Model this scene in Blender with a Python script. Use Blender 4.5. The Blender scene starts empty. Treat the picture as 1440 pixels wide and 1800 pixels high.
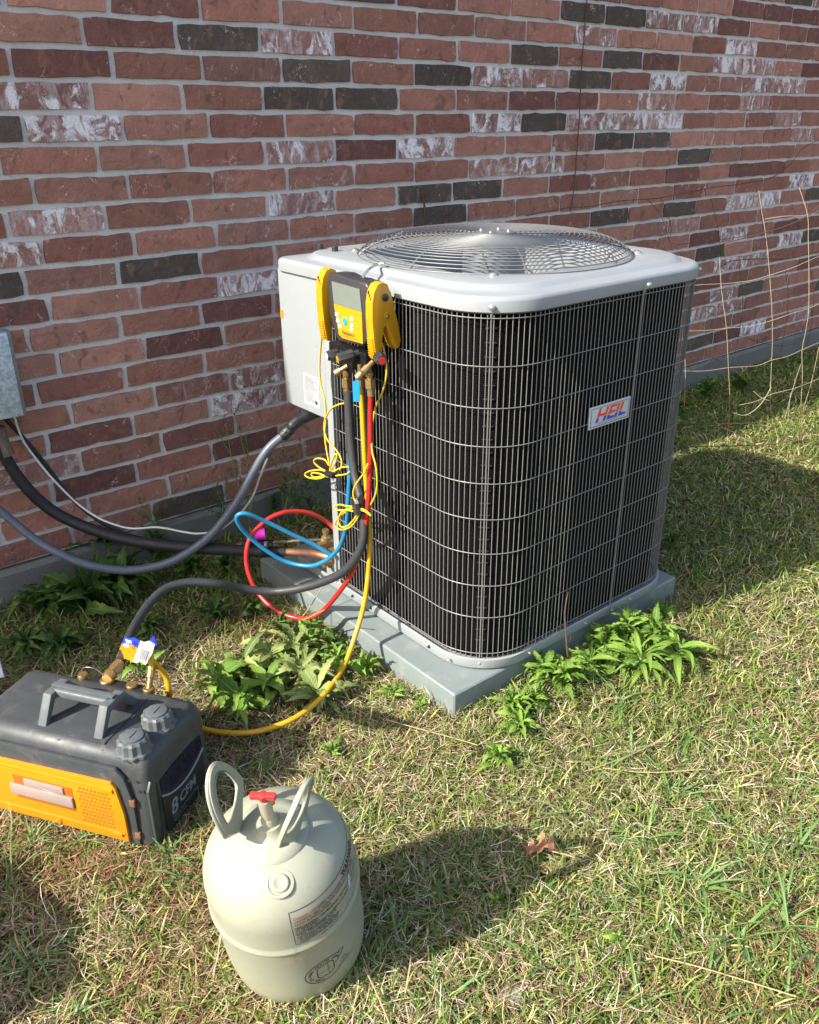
import bpy, bmesh, math, random
import numpy as np
from mathutils import Matrix, Vector
random.seed(7); rng = np.random.default_rng(11)
sc = bpy.context.scene
COL = sc.collection
R = math.radians

# ---------------------------------------------------------------- camera
CAM = np.array([-0.31591, -2.47897, 1.32935]); FPX = 1498.62
yaw, pit, rol = R(39.3488), R(24.8872), R(-0.3325)
_f = np.array([math.sin(yaw)*math.cos(pit), math.cos(yaw)*math.cos(pit), -math.sin(pit)])
_r0 = np.array([math.cos(yaw), -math.sin(yaw), 0.0]); _u0 = np.cross(_r0, _f)
_r = math.cos(rol)*_r0 + math.sin(rol)*_u0; _u = -math.sin(rol)*_r0 + math.cos(rol)*_u0
cam = bpy.data.objects.new('camera', bpy.data.cameras.new('camera')); COL.objects.link(cam)
cam.matrix_world = Matrix(((_r[0], _u[0], -_f[0], CAM[0]), (_r[1], _u[1], -_f[1], CAM[1]), (_r[2], _u[2], -_f[2], CAM[2]), (0, 0, 0, 1)))
cam.data.sensor_fit = 'HORIZONTAL'; cam.data.sensor_width = 36; cam.data.lens = 36*FPX/1440
cam.data.clip_start = 0.02; cam.data.clip_end = 500
sc.camera = cam

# ---------------------------------------------------------------- sky and sun
SUN_EL, SUN_D = R(37), R(7.45)          # the sun stands 7 degrees behind the plane of the wall, low on the left
sunv = np.array([-math.cos(SUN_EL)*math.cos(SUN_D), math.cos(SUN_EL)*math.sin(SUN_D), math.sin(SUN_EL)])
w = bpy.data.worlds.new("World"); sc.world = w; w.use_nodes = True
nt = w.node_tree; bg = nt.nodes['Background']
sky = nt.nodes.new('ShaderNodeTexSky'); sky.sky_type = 'NISHITA'; sky.sun_disc = False
sky.sun_elevation = SUN_EL; sky.sun_rotation = math.atan2(sunv[0], sunv[1]) % (2*math.pi)
sky.air_density = 1.0; sky.dust_density = 2.6; sky.ozone_density = 1.0
nt.links.new(sky.outputs[0], bg.inputs[0]); bg.inputs[1].default_value = 0.132
sl = bpy.data.lights.new('sun', 'SUN'); sl.energy = 4.2; sl.angle = R(0.53); sl.color = (1.0, 0.95, 0.86)
so = bpy.data.objects.new('sun', sl); COL.objects.link(so)
so.rotation_euler = Vector(sunv).to_track_quat('Z', 'Y').to_euler(); so.location = (-4, 1, 5)
sc.view_settings.view_transform = 'Standard'; sc.view_settings.look = 'None'
sc.view_settings.exposure = 1.22; sc.view_settings.gamma = 1; sc.view_settings.use_curve_mapping = False

# ---------------------------------------------------------------- helpers
def ray(x, y): return _f*FPX + _r*(x-720) - _u*(y-900)
def P3(x, y, ax, v):
    """world point seen at photo pixel x, y on the plane  axis = v"""
    d = ray(x, y); i = 'XYZ'.index(ax); return CAM + d*((v-CAM[i])/d[i])
WM = {}
def tag(o, label=None, cat=None, group=None, kind=None):
    if label: o['label'] = label
    if cat: o['category'] = cat
    if group: o['group'] = group
    if kind: o['kind'] = kind
    return o
def empty(name, loc, rot=None, label=None, cat=None, group=None):
    o = bpy.data.objects.new(name, None); COL.objects.link(o); o.empty_display_size = .05
    m = Matrix.Translation(Vector(loc)) @ (rot.to_4x4() if rot is not None else Matrix.Identity(4))
    o.matrix_world = m; WM[o] = m
    return tag(o, label, cat, group)

class MB:
    def __init__(s): s.v = []; s.f = []; s.mi = []; s.cur = 0
    def add(s, vs, fs, M=None):
        b = len(s.v)
        if M is not None: vs = [M @ Vector(v) for v in vs]
        s.v += [tuple(map(float, v)) for v in vs]; s.f += [tuple(b+i for i in f) for f in fs]; s.mi += [s.cur]*len(fs); return s
    def bmesh(s, bm, M=None):
        bm.verts.index_update(); s.add([v.co.copy() for v in bm.verts], [[v.index for v in f.verts] for f in bm.faces], M); bm.free(); return s
    def box(s, c, size, M=None, bev=0, seg=2):
        bm = bmesh.new(); bmesh.ops.create_cube(bm, size=1)
        bmesh.ops.scale(bm, vec=Vector(size), verts=bm.verts); bmesh.ops.translate(bm, vec=Vector(c), verts=bm.verts)
        if bev: bmesh.ops.bevel(bm, geom=list(bm.edges), offset=bev, segments=seg, profile=.6, affect='EDGES')
        return s.bmesh(bm, M)
    def tube(s, pts, r, seg=8, cap=True, M=None, smooth=0):
        pts = [np.array(p, float) for p in pts]
        if smooth: pts = curve(pts, smooth)
        n = len(pts); rr = r if hasattr(r, '__len__') else [r]*n
        if len(rr) != n: rr = np.interp(np.linspace(0, 1, n), np.linspace(0, 1, len(rr)), rr)
        T = [pts[min(i+1, n-1)]-pts[max(i-1, 0)] for i in range(n)]; T = [t/(np.linalg.norm(t)+1e-12) for t in T]
        a = np.array([0, 0, 1.]) if abs(T[0][2]) < .9 else np.array([1., 0, 0])
        N = np.cross(T[0], a); N /= np.linalg.norm(N); vs = []; fs = []
        for i in range(n):
            N = N - T[i]*(N@T[i]); N /= np.linalg.norm(N); B = np.cross(T[i], N)
            for k in range(seg):
                t = 2*math.pi*k/seg; vs.append(pts[i]+rr[i]*(math.cos(t)*N+math.sin(t)*B))
        for i in range(n-1):
            for k in range(seg):
                k2 = (k+1) % seg; fs.append((i*seg+k, i*seg+k2, (i+1)*seg+k2, (i+1)*seg+k))
        if cap: fs.append(tuple(range(seg))[::-1]); fs.append(tuple((n-1)*seg+k for k in range(seg)))
        return s.add(vs, fs, M)
    def lathe(s, prof, seg=24, M=None, lobes=0, amp=0):
        vs = []; fs = []; n = len(prof)
        for (r, z) in prof:
            for k in range(seg):
                t = 2*math.pi*k/seg
                q = r*(1+(amp*math.cos(lobes*t) if lobes else 0)); vs.append((q*math.cos(t), q*math.sin(t), z))
        for i in range(n-1):
            for k in range(seg):
                k2 = (k+1) % seg; fs.append((i*seg+k, i*seg+k2, (i+1)*seg+k2, (i+1)*seg+k))
        if prof[0][0] > 0: fs.append(tuple(range(seg))[::-1])
        if prof[-1][0] > 0: fs.append(tuple((n-1)*seg+k for k in range(seg)))
        return s.add(vs, fs, M)
    def prism(s, poly, h, M=None, bev=0):
        """poly in local xy, extruded 0..h in z"""
        bm = bmesh.new(); a = [bm.verts.new((x, y, 0)) for x, y in poly]; f = bm.faces.new(a)
        r = bmesh.ops.extrude_face_region(bm, geom=[f]); bmesh.ops.translate(bm, vec=(0, 0, h), verts=[v for v in r['geom'] if isinstance(v, bmesh.types.BMVert)])
        bmesh.ops.recalc_face_normals(bm, faces=bm.faces)
        if bev: bmesh.ops.bevel(bm, geom=list(bm.edges), offset=bev, segments=2, profile=.6, affect='EDGES', clamp_overlap=True)
        return s.bmesh(bm, M)
    def loft(s, rings, closed=True, cap0=False, cap1=False):
        n = len(rings[0]); vs = [p for r in rings for p in r]; fs = []
        for i in range(len(rings)-1):
            for k in range(n if closed else n-1):
                k2 = (k+1) % n; fs.append((i*n+k, i*n+k2, (i+1)*n+k2, (i+1)*n+k))
        if cap0: fs.append(tuple(range(n))[::-1])
        if cap1: fs.append(tuple((len(rings)-1)*n+k for k in range(n)))
        return s.add(vs, fs)
    def build(s, name, mat, parent=None, smooth=True, world=True, angle=35, me_only=False, **kw):
        me = bpy.data.meshes.new(name); vs = s.v
        if parent is not None and world:
            Mi = WM[parent].inverted(); vs = [tuple(Mi @ Vector(v)) for v in vs]
        me.from_pydata(vs, [], s.f); me.update()
        for m in (mat if isinstance(mat, (list, tuple)) else [mat]): me.materials.append(m)
        if any(s.mi): me.polygons.foreach_set('material_index', s.mi)
        if smooth:
            me.polygons.foreach_set('use_smooth', [True]*len(me.polygons))
            try: me.set_sharp_from_angle(angle=R(angle))
            except Exception: pass
        if me_only: return me
        return put(name, me, parent, **kw)
def put(name, me, parent=None, label=None, cat=None, group=None, kind=None):
    o = bpy.data.objects.new(name, me); COL.objects.link(o)
    if parent is not None: o.parent = parent; WM[o] = WM[parent]
    else: WM[o] = Matrix.Identity(4)
    return tag(o, label, cat, group, kind)
def curve(pts, k=6):
    """Catmull-Rom through the points (centripetal enough for hoses)"""
    pts = [np.array(p, float) for p in pts]; q = [2*pts[0]-pts[1]]+pts+[2*pts[-1]-pts[-2]]; out = []
    for i in range(1, len(q)-2):
        for j in range(k):
            t = j/k; a, b, c, d = q[i-1], q[i], q[i+1], q[i+2]
            out.append(.5*((2*b)+(-a+c)*t+(2*a-5*b+4*c-d)*t*t+(-a+3*b-3*c+d)*t**3))
    out.append(pts[-1]); return out
def frame(o, x, y, z):
    """matrix from origin and three axis vectors"""
    x, y, z = (Vector(v).normalized() for v in (x, y, z))
    return Matrix(((x[0], y[0], z[0], o[0]), (x[1], y[1], z[1], o[1]), (x[2], y[2], z[2], o[2]), (0, 0, 0, 1)))
def aim(o, d):
    q = Vector(d).to_track_quat('Z', 'Y').to_matrix().to_4x4(); return Matrix.Translation(Vector(o)) @ q
def text_geo(s, size, shear=0, bold=0, spacing=1, align='LEFT'):
    c = bpy.data.curves.new('lettering', 'FONT'); c.body = s; c.size = size; c.shear = shear; c.offset = bold; c.space_character = spacing
    c.align_x = align; c.resolution_u = 3; o = bpy.data.objects.new('lettering', c)
    me = bpy.data.meshes.new_from_object(o); vs = [tuple(v.co) for v in me.vertices]; fs = [tuple(p.vertices) for p in me.polygons]
    bpy.data.objects.remove(o); bpy.data.meshes.remove(me); bpy.data.curves.remove(c); return vs, fs

# ---------------------------------------------------------------- materials
def L(nt, a, b): nt.links.new(a, b)
class N:
    """tiny node helper"""
    def __init__(s, name):
        s.m = bpy.data.materials.new(name); s.m.use_nodes = True; s.t = s.m.node_tree; s.b = s.t.nodes['Principled BSDF']
    def n(s, ty, **kw):
        q = s.t.nodes.new(ty)
        for k, v in kw.items(): setattr(q, k, v)
        return q
    def noise(s, vec, scale, detail=4, rough=.55, dist=0):
        q = s.n('ShaderNodeTexNoise'); q.inputs['Scale'].default_value = scale; q.inputs['Detail'].default_value = detail
        q.inputs['Roughness'].default_value = rough; q.inputs['Distortion'].default_value = dist
        if vec is not None: L(s.t, vec, q.inputs['Vector'])
        return q.outputs['Fac']
    def math(s, op, a, b=None, c=None):
        q = s.n('ShaderNodeMath', operation=op)
        for i, v in enumerate((a, b, c)):
            if v is None: continue
            if isinstance(v, (int, float)): q.inputs[i].default_value = v
            else: L(s.t, v, q.inputs[i])
        return q.outputs[0]
    def ss(s, x, lo, hi, a=0., b=1.):
        q = s.n('ShaderNodeMapRange', interpolation_type='SMOOTHSTEP')
        for k, v in (('Value', x), ('From Min', lo), ('From Max', hi), ('To Min', a), ('To Max', b)):
            if isinstance(v, (int, float)): q.inputs[k].default_value = v
            else: L(s.t, v, q.inputs[k])
        return q.outputs[0]
    def mix(s, f, a, b, mode='MIX'):
        q = s.n('ShaderNodeMix', data_type='RGBA', blend_type=mode)
        for i, v in ((0, f), (6, a), (7, b)):
            if isinstance(v, (int, float)): q.inputs[i].default_value = v
            elif isinstance(v, tuple): q.inputs[i].default_value = (*v[:3], 1)
            else: L(s.t, v, q.inputs[i])
        return q.outputs[2]
    def scale(s, vec, xyz, loc=(0, 0, 0)):
        q = s.n('ShaderNodeMapping'); q.inputs['Scale'].default_value = xyz; q.inputs['Location'].default_value = loc; L(s.t, vec, q.inputs['Vector']); return q.outputs[0]
    def bump(s, h, strength, dist=.001, nrm=None):
        q = s.n('ShaderNodeBump'); q.inputs['Strength'].default_value = strength; q.inputs['Distance'].default_value = dist; L(s.t, h, q.inputs['Height'])
        if nrm: L(s.t, nrm, q.inputs['Normal'])
        return q.outputs[0]
    def obj(s): return s.n('ShaderNodeTexCoord').outputs['Object']
    def set(s, **kw):
        for k, v in kw.items():
            k = {'color': 'Base Color', 'rough': 'Roughness', 'metal': 'Metallic', 'normal': 'Normal', 'spec': 'Specular IOR Level', 'coat': 'Coat Weight', 'trans': 'Transmission Weight', 'alpha': 'Alpha'}[k]
            if isinstance(v, (int, float)): s.b.inputs[k].default_value = v
            elif isinstance(v, tuple): s.b.inputs[k].default_value = (*v[:3], 1)
            else: L(s.t, v, s.b.inputs[k])
        return s.m
def simple(name, col, rough=.5, metal=0, var=.12, vs=30, bump=0, bs=200, dirt=0, dirtc=(.25, .2, .14), ds=9, spec=.5, coat=0):
    k = N(name); o = k.obj(); n1 = k.noise(o, vs, 5)
    c = k.mix(1.0, tuple(col), k.mix(n1, (1-var,)*3, (1+var,)*3), 'MULTIPLY')
    if dirt:
        d = k.math('MULTIPLY', k.ss(k.noise(o, ds, 8, .7), .5, .72), k.ss(k.noise(o, ds*9, 6, .7), .3, .65))
        c = k.mix(k.math('MULTIPLY', d, dirt), c, dirtc)
    rg = k.ss(k.noise(o, vs*1.7, 4), .2, .8, max(rough-.1, .03), min(rough+.12, 1))
    kw = dict(color=c, rough=rg, metal=metal, spec=spec, coat=coat)
    if bump: kw['normal'] = k.bump(k.noise(o, bs, 4, .6), bump, .0008)
    return k.set(**kw)

def brick_material(joined=False):
    k = N('brick_joined' if joined else 'brick')
    if joined:
        a = k.n('ShaderNodeAttribute', attribute_name='tint'); base = a.outputs['Color']; wh = a.outputs['Alpha']; vec = k.obj()
    else:
        oi = k.n('ShaderNodeObjectInfo'); base = oi.outputs['Color']; wh = oi.outputs['Alpha']
        ad = k.n('ShaderNodeVectorMath', operation='ADD'); mu = k.n('ShaderNodeVectorMath', operation='SCALE'); cb = k.n('ShaderNodeCombineXYZ')
        for i in range(3): L(k.t, oi.outputs['Random'], cb.inputs[i])
        L(k.t, cb.outputs[0], mu.inputs[0]); mu.inputs['Scale'].default_value = 37.0
        L(k.t, k.obj(), ad.inputs[0]); L(k.t, mu.outputs[0], ad.inputs[1]); vec = ad.outputs[0]
    big = k.noise(vec, 17, 5, .6); fine = k.noise(vec, 160, 6, .7)
    streak = k.noise(k.scale(vec, (1, 1, .22)), 210, 5, .7)
    c = k.mix(1., base, k.mix(big, (.62, .60, .58), (1.42, 1.36, 1.3)), 'MULTIPLY')
    c = k.mix(1., c, k.mix(fine, (.66, .66, .66), (1.34, 1.34, 1.34)), 'MULTIPLY')
    c = k.mix(k.ss(streak, .54, .7, 0, .28), c, (.36, .26, .22))
    # dark fired blotches and faint ochre patches
    c = k.mix(k.ss(k.noise(k.scale(vec, (1, 1, .8)), 31, 3, .5, .6), .60, .68, 0, .45), c, (.085, .06, .05))
    c = k.mix(k.ss(k.noise(k.scale(vec, (1.5, 1, .9), (3, 1, 7)), 22, 3, .5), .60, .68, 0, .35), c, (.36, .17, .10))
    # lime film and thicker drips
    thr = k.math('SUBTRACT', .76, k.math('MULTIPLY', wh, .33))
    nz = k.noise(k.scale(vec, (1.15, 1, .55)), 24, 6, .62, .9)
    film = k.ss(nz, thr, k.math('ADD', thr, .10)); gr = k.ss(streak, .3, .62)
    c = k.mix(k.math('MULTIPLY', k.math('MULTIPLY', film, k.math('ADD', k.math('MULTIPLY', gr, .45), .16)), k.math('MINIMUM', k.math('MULTIPLY', wh, 2.2), 1)), c, (.60, .47, .46))
    thr2 = k.math('SUBTRACT', .76, k.math('MULTIPLY', wh, .31)); n2 = k.noise(k.scale(vec, (1.3, 1, .75), (9, 2, 1)), 15, 8, .72, .8)
    drip = k.ss(n2, thr2, k.math('ADD', thr2, .09))
    c = k.mix(k.math('MULTIPLY', k.math('MULTIPLY', drip, k.ss(fine, .25, .5)), .95), c, (.86, .82, .82))
    # thin bright crescents along thumb dents
    n3 = k.noise(k.scale(vec, (1, 1, 1), (5, 5, 5)), 27, 3, .5, 1.1); line = k.ss(k.math('ABSOLUTE', k.math('SUBTRACT', n3, .5)), .004, .016, 1, 0)
    gate = k.ss(k.noise(k.scale(vec, (1, 1, 1), (2, 8, 3)), 19, 2), .56, .64); cr = k.math('MULTIPLY', k.math('MULTIPLY', line, gate), k.ss(fine, .42, .56))
    c = k.mix(k.math('MULTIPLY', cr, .8), c, (.72, .60, .54))
    h = k.math('ADD', k.math('MULTIPLY', n3, 1.5), k.math('ADD', k.math('MULTIPLY', fine, .35), k.math('ADD', k.math('MULTIPLY', drip, .18), k.math('MULTIPLY', streak, .3))))
    return k.set(color=c, rough=.92, normal=k.bump(h, .85, .0045), spec=.25)

def m_mortar():
    k = N('mortar'); o = k.obj(); a = k.noise(o, 14, 6, .6); b = k.noise(o, 260, 5, .7); d = k.noise(o, 60, 5, .6)
    c = k.mix(a, (.58, .56, .52), (.78, .765, .72)); c = k.mix(k.ss(b, .5, .75, 0, .30), c, (.36, .34, .30))
    return k.set(color=c, rough=.95, spec=.2, normal=k.bump(k.math('ADD', b, k.math('MULTIPLY', d, 1.6)), .9, .003))
def m_concrete():
    k = N('concrete'); o = k.obj(); a = k.noise(o, 5, 7, .65); b = k.noise(o, 120, 6, .7); st = k.noise(k.scale(o, (1, 1, .35)), 18, 5, .6)
    c = k.mix(a, (.10, .098, .082), (.22, .215, .19)); c = k.mix(k.ss(st, .5, .7, 0, .5), c, (.15, .14, .115))
    c = k.mix(k.ss(b, .55, .75, 0, .4), c, (.42, .40, .36))
    return k.set(color=c, rough=.93, normal=k.bump(k.math('ADD', b, a), .7, .004))
def m_soil():
    k = N('soil'); o = k.obj(); a = k.noise(o, 7, 8, .6); b = k.noise(o, 190, 6, .75); d = k.noise(o, 45, 5, .6)
    c = k.mix(a, (.075, .05, .032), (.15, .105, .06)); c = k.mix(k.ss(b, .45, .7, 0, .6), c, (.24, .18, .105)); c = k.mix(k.ss(d, .55, .7, 0, .4), c, (.10, .105, .035))
    return k.set(color=c, rough=1, normal=k.bump(k.math('ADD', b, d), 1, .008), spec=.1)
def m_attr(name, rough=.6, transl=.25, attr='tint'):
    k = N(name); a = k.n('ShaderNodeAttribute', attribute_name=attr).outputs['Color']; k.set(color=a, rough=rough, spec=.35)
    tr = k.n('ShaderNodeBsdfTranslucent'); L(k.t, a, tr.inputs[0]); mx = k.n('ShaderNodeMixShader'); mx.inputs[0].default_value = transl
    out = [q for q in k.t.nodes if q.type == 'OUTPUT_MATERIAL'][0]; L(k.t, k.b.outputs[0], mx.inputs[1]); L(k.t, tr.outputs[0], mx.inputs[2]); L(k.t, mx.outputs[0], out.inputs[0]); return k.m
def m_leaf(name, a, b, vein=(.16, .24, .05)):
    k = N(name); tc = k.n('ShaderNodeTexCoord'); o = tc.outputs['Object']; oi = k.n('ShaderNodeObjectInfo').outputs['Random']
    n1 = k.noise(o, 7, 4); c = k.mix(n1, a, b); c = k.mix(1., c, k.mix(oi, (.55, .62, .6), (1.45, 1.30, 1.3)), 'MULTIPLY')
    sx = k.n('ShaderNodeSeparateXYZ'); L(k.t, o, sx.inputs[0])
    rib = k.ss(k.math('ABSOLUTE', sx.outputs[1]), .006, .016, .7, 0); c = k.mix(rib, c, vein)
    wv = k.n('ShaderNodeTexWave'); wv.bands_direction = 'DIAGONAL'; wv.inputs['Scale'].default_value = 7; wv.inputs['Distortion'].default_value = 2; L(k.t, o, wv.inputs['Vector'])
    c = k.mix(k.ss(k.noise(o, 3, 4, .6), .62, .72, 0, .6), c, (.34, .30, .10)); k.set(color=c, rough=.62, spec=.3, normal=k.bump(k.math('ADD', wv.outputs['Fac'], n1), .12, .01))
    tr = k.n('ShaderNodeBsdfTranslucent'); L(k.t, c, tr.inputs[0]); mx = k.n('ShaderNodeMixShader'); mx.inputs[0].default_value = .3
    out = [q for q in k.t.nodes if q.type == 'OUTPUT_MATERIAL'][0]; L(k.t, k.b.outputs[0], mx.inputs[1]); L(k.t, tr.outputs[0], mx.inputs[2]); L(k.t, mx.outputs[0], out.inputs[0]); return k.m
def m_galv():
    k = N('galvanised_steel'); o = k.obj(); v = k.n('ShaderNodeTexVoronoi'); v.inputs['Scale'].default_value = 130; L(k.t, o, v.inputs['Vector'])
    sp = k.n('ShaderNodeSeparateColor'); L(k.t, v.outputs['Color'], sp.inputs[0]); c = k.mix(sp.outputs[0], (.36, .45, .56), (.62, .72, .82)); c = k.mix(k.ss(k.noise(o, 40, 5), .5, .7, 0, .6), c, (.34, .42, .50))
    return k.set(color=c, rough=.42, metal=.55)
def m_coil(name, c0, c1, sc_):
    k = N(name); o = k.obj(); s = k.n('ShaderNodeTexWave'); s.wave_type = 'BANDS'; s.bands_direction = 'Z'; s.inputs['Scale'].default_value = sc_; s.inputs['Distortion'].default_value = .4; L(k.t, o, s.inputs['Vector'])
    c = k.mix(s.outputs['Fac'], c0, c1); return k.set(color=c, rough=.85, spec=.08, normal=k.bump(s.outputs['Fac'], .5, .002))
M = {}
M['brick'] = brick_material(); M['brickj'] = brick_material(True); M['mortar'] = m_mortar(); M['concrete'] = m_concrete(); M['soil'] = m_soil()
M['grass'] = m_attr('grass_blades', .55, .28)
M['cabinet'] = simple('cabinet_paint', (.275, .298, .298), .34, 0, .03, 8, .05, 500, .25, (.38, .35, .3), 30)
M['lid'] = simple('lid_paint', (.27, .288, .298), .36, 0, .03, 8, .04, 400, .18, (.38, .36, .32), 25)
M['wire'] = simple('guard_wire', (.175, .175, .17), .48, .1, .10, 60)
M['grille'] = simple('grille_wire', (.17, .175, .18), .42, .35, .08, 60)
M['black'] = simple('black_metal', (.012, .012, .013), .5)
M['coilout'] = m_coil('coil_fins_outside', (.002, .002, .002), (.006, .006, .006), 75)
M['coilin'] = m_coil('coil_fins_inside', (.22, .225, .225), (.46, .46, .455), 60)
M['pad'] = simple('pad_plastic', (.175, .208, .202), .47, 0, .07, 14, .12, 900, .5, (.40, .38, .33), 22)
M['galv'] = m_galv(); M['galvdull'] = simple('dull_zinc', (.26, .28, .255), .6, .3, .2, 50, .2, 300, .4, (.16, .15, .11), 40)
M['steel'] = simple('screw_steel', (.60, .60, .58), .3, .85, .1, 100)
M['brass'] = simple('brass', (.40, .27, .115), .36, .75, .22, 120, .08, 500, .4, (.20, .11, .04), 90)
M['copper'] = simple('copper_pipe', (.46, .22, .12), .45, .7, .35, 40, .1, 300, .8, (.24, .16, .12), 35)
M['rustpipe'] = simple('weathered_pipe', (.16, .11, .09), .7, .2, .3, 60, .3, 300, .7, (.36, .30, .26), 60)
M['foam'] = simple('foam_insulation', (.011, .011, .012), .62, 0, .3, 60, .5, 260, .3, (.06, .06, .06), 30)
M['conduit'] = simple('grey_conduit', (.085, .10, .125), .42, 0, .1, 40, .1, 300, .5, (.20, .20, .19), 35)
M['vachose'] = simple('vacuum_hose', (.035, .037, .04), .48, 0, .15, 60, .3, 700, .4, (.12, .115, .10), 40)
M['yellowh'] = simple('yellow_hose', (.60, .33, .012), .34, 0, .06, 30, .05, 300, .35, (.38, .22, .04), 60)
M['yellowc'] = simple('yellow_cable', (.62, .41, .02), .38, 0, .05, 30)
M['redh'] = simple('red_hose', (.50, .024, .02), .30, 0, .06, 30, .05, 300, .2, (.3, .05, .04), 60)
M['blueh'] = simple('blue_hose', (.02, .20, .38), .26, 0, .06, 30, .05, 300, .2, (.05, .12, .2), 60)
M['whitew'] = simple('white_cable', (.55, .55, .54), .45, 0, .06, 60)
M['tape'] = simple('electrical_tape', (.012, .012, .014), .5, 0, .2, 60, .6, 150)
M['pink'] = simple('magenta_sleeve', (.6, .03, .45), .42, 0, .1, 60, .2, 100)
M['gblack'] = simple('gauge_rubber', (.035, .034, .036), .45, 0, .12, 90, .15, 600)
M['gyellow'] = simple('gauge_yellow', (.54, .27, .005), .36, 0, .04, 40, .04, 300, .15, (.4, .25, .05), 80)
M['screen'] = simple('lcd_glass', (.17, .19, .165), .10, 0, .08, 30, coat=.6)
M['button'] = simple('button_grey', (.72, .74, .68), .5)
M['cyan'] = simple('button_cyan', (.01, .40, .60), .35)
M['manif'] = simple('manifold_black', (.014, .014, .016), .3, .3)
M['knob'] = simple('knob_black', (.028, .03, .032), .38)
M['white'] = simple('white_plastic', (.80, .80, .79), .4)
M['red'] = simple('red_plastic', (.52, .03, .028), .4, 0, .05, 30)
M['bluetag'] = simple('blue_tag', (.01, .22, .66), .35, 0, .12, 90)
M['ink'] = simple('black_ink', (.03, .03, .03), .6, 0, .3, 400)
M['inkred'] = simple('red_ink', (.24, .10, .06), .6, 0, .3, 400)
M['inkgrey'] = simple('grey_ink', (.24, .25, .27), .6)
M['inklight'] = simple('pale_print', (.20, .22, .235), .5, 0, .3, 300)
M['label'] = simple('paper_label', (.52, .54, .55), .5, 0, .03, 50)
M['mbody'] = simple('pump_plastic', (.048, .054, .057), .47, 0, .16, 22, .18, 900, .75, (.17, .145, .12), 18)
M['mdark'] = simple('pump_dark', (.014, .016, .018), .5, 0, .2, 30, .1, 500)
M['mknob'] = simple('pump_knob', (.095, .108, .112), .5, 0, .15, 50, .15, 700, .4, (.2, .17, .14), 50)
M['orange'] = simple('orange_plastic', (.62, .23, .005), .42, 0, .06, 20, .08, 700, .6, (.55, .20, .02), 24)
M['orangedk'] = simple('vent_hole', (.36, .10, .004), .7)
M['lens'] = simple('oil_window', (.36, .28, .25), .22, 0, .1, 20, coat=.3)
M['navy'] = simple('navy_print', (.006, .005, .028), .3)
M['tagblue'] = simple('tag_blue', (.02, .05, .52), .4); M['tagorange'] = simple('tag_orange', (.62, .24, .006), .4, 0, .1, 60)
M['rust'] = simple('rusty_wire', (.12, .055, .035), .8, .2, .3, 150, .3, 400)  # rusty metal; also shade put into the colour of low fence wires
M['cream'] = simple('bleached_wire', (.40, .33, .23), .6, .1, .15, 90)  # paler copy for the sunlit lengths of the same fence wires
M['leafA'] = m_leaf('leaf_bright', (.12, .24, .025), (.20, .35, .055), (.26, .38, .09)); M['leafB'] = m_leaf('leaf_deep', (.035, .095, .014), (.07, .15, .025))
M['leafW'] = m_leaf('leaf_wilted', (.20, .28, .07), (.31, .38, .13), (.40, .44, .20)); M['stem'] = simple('green_stem', (.13, .20, .04), .6)
M['stemdry'] = simple('dry_stem', (.36, .29, .13), .8, 0, .2); M['bark'] = simple('twig_bark', (.11, .075, .05), .9, 0, .3, 90, .5, 200)
M['oak'] = simple('dead_oak_leaf', (.30, .135, .07), .7, 0, .25, 120, .4, 300, .5, (.52, .30, .2), 60); M['wood'] = simple('painted_wood', (.72, .70, .66), .6, 0, .05, 12)
M['stone'] = simple('pale_stone', (.22, .195, .15), .9, 0, .2, 60, .6, 120)
M['shingle'] = simple('roof_shingle', (.10, .095, .09), .95, 0, .3, 30, .5, 120); M['canvas'] = simple('canvas', (.05, .06, .08), .9, 0, .15, 120, .4, 600)
def m_tank():
    k = N('tank_paint'); o = k.obj(); a = k.noise(o, 5, 6, .6); b = k.noise(o, 95, 6, .75)
    sx = k.n('ShaderNodeSeparateXYZ'); L(k.t, o, sx.inputs[0])
    c = k.mix(a, (.27, .280, .205), (.35, .358, .275))
    low = k.math('MULTIPLY', k.ss(sx.outputs[2], .0, .17, 1, 0), k.ss(a, .3, .62)); c = k.mix(k.math('MULTIPLY', low, .75), c, (.33, .30, .18))
    sc1 = k.ss(k.noise(k.scale(o, (1, 1, .35), (4, 4, 4)), 52, 7, .8), .60, .64); c = k.mix(k.math('MULTIPLY', sc1, .5), c, (.22, .20, .17))
    sc2 = k.math('MULTIPLY', k.ss(k.noise(o, 10, 5, .6), .60, .66), k.ss(b, .5, .62)); c = k.mix(k.math('MULTIPLY', sc2, .75), c, (.50, .33, .17))
    sm = k.ss(k.noise(k.scale(o, (1, 1, 1), (7, 1, 2)), 6, 7, .7), .52, .7); c = k.mix(k.math('MULTIPLY', sm, .5), c, (.36, .36, .29))
    sc3 = k.ss(k.noise(k.scale(o, (1, 1, 1), (1, 9, 2)), 210, 3, .7), .73, .76); c = k.mix(sc3, c, (.12, .11, .10))
    return k.set(color=c, rough=k.ss(b, .3, .7, .34, .5), spec=.4, normal=k.bump(a, .15, .004))
M['tank'] = m_tank()

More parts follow.
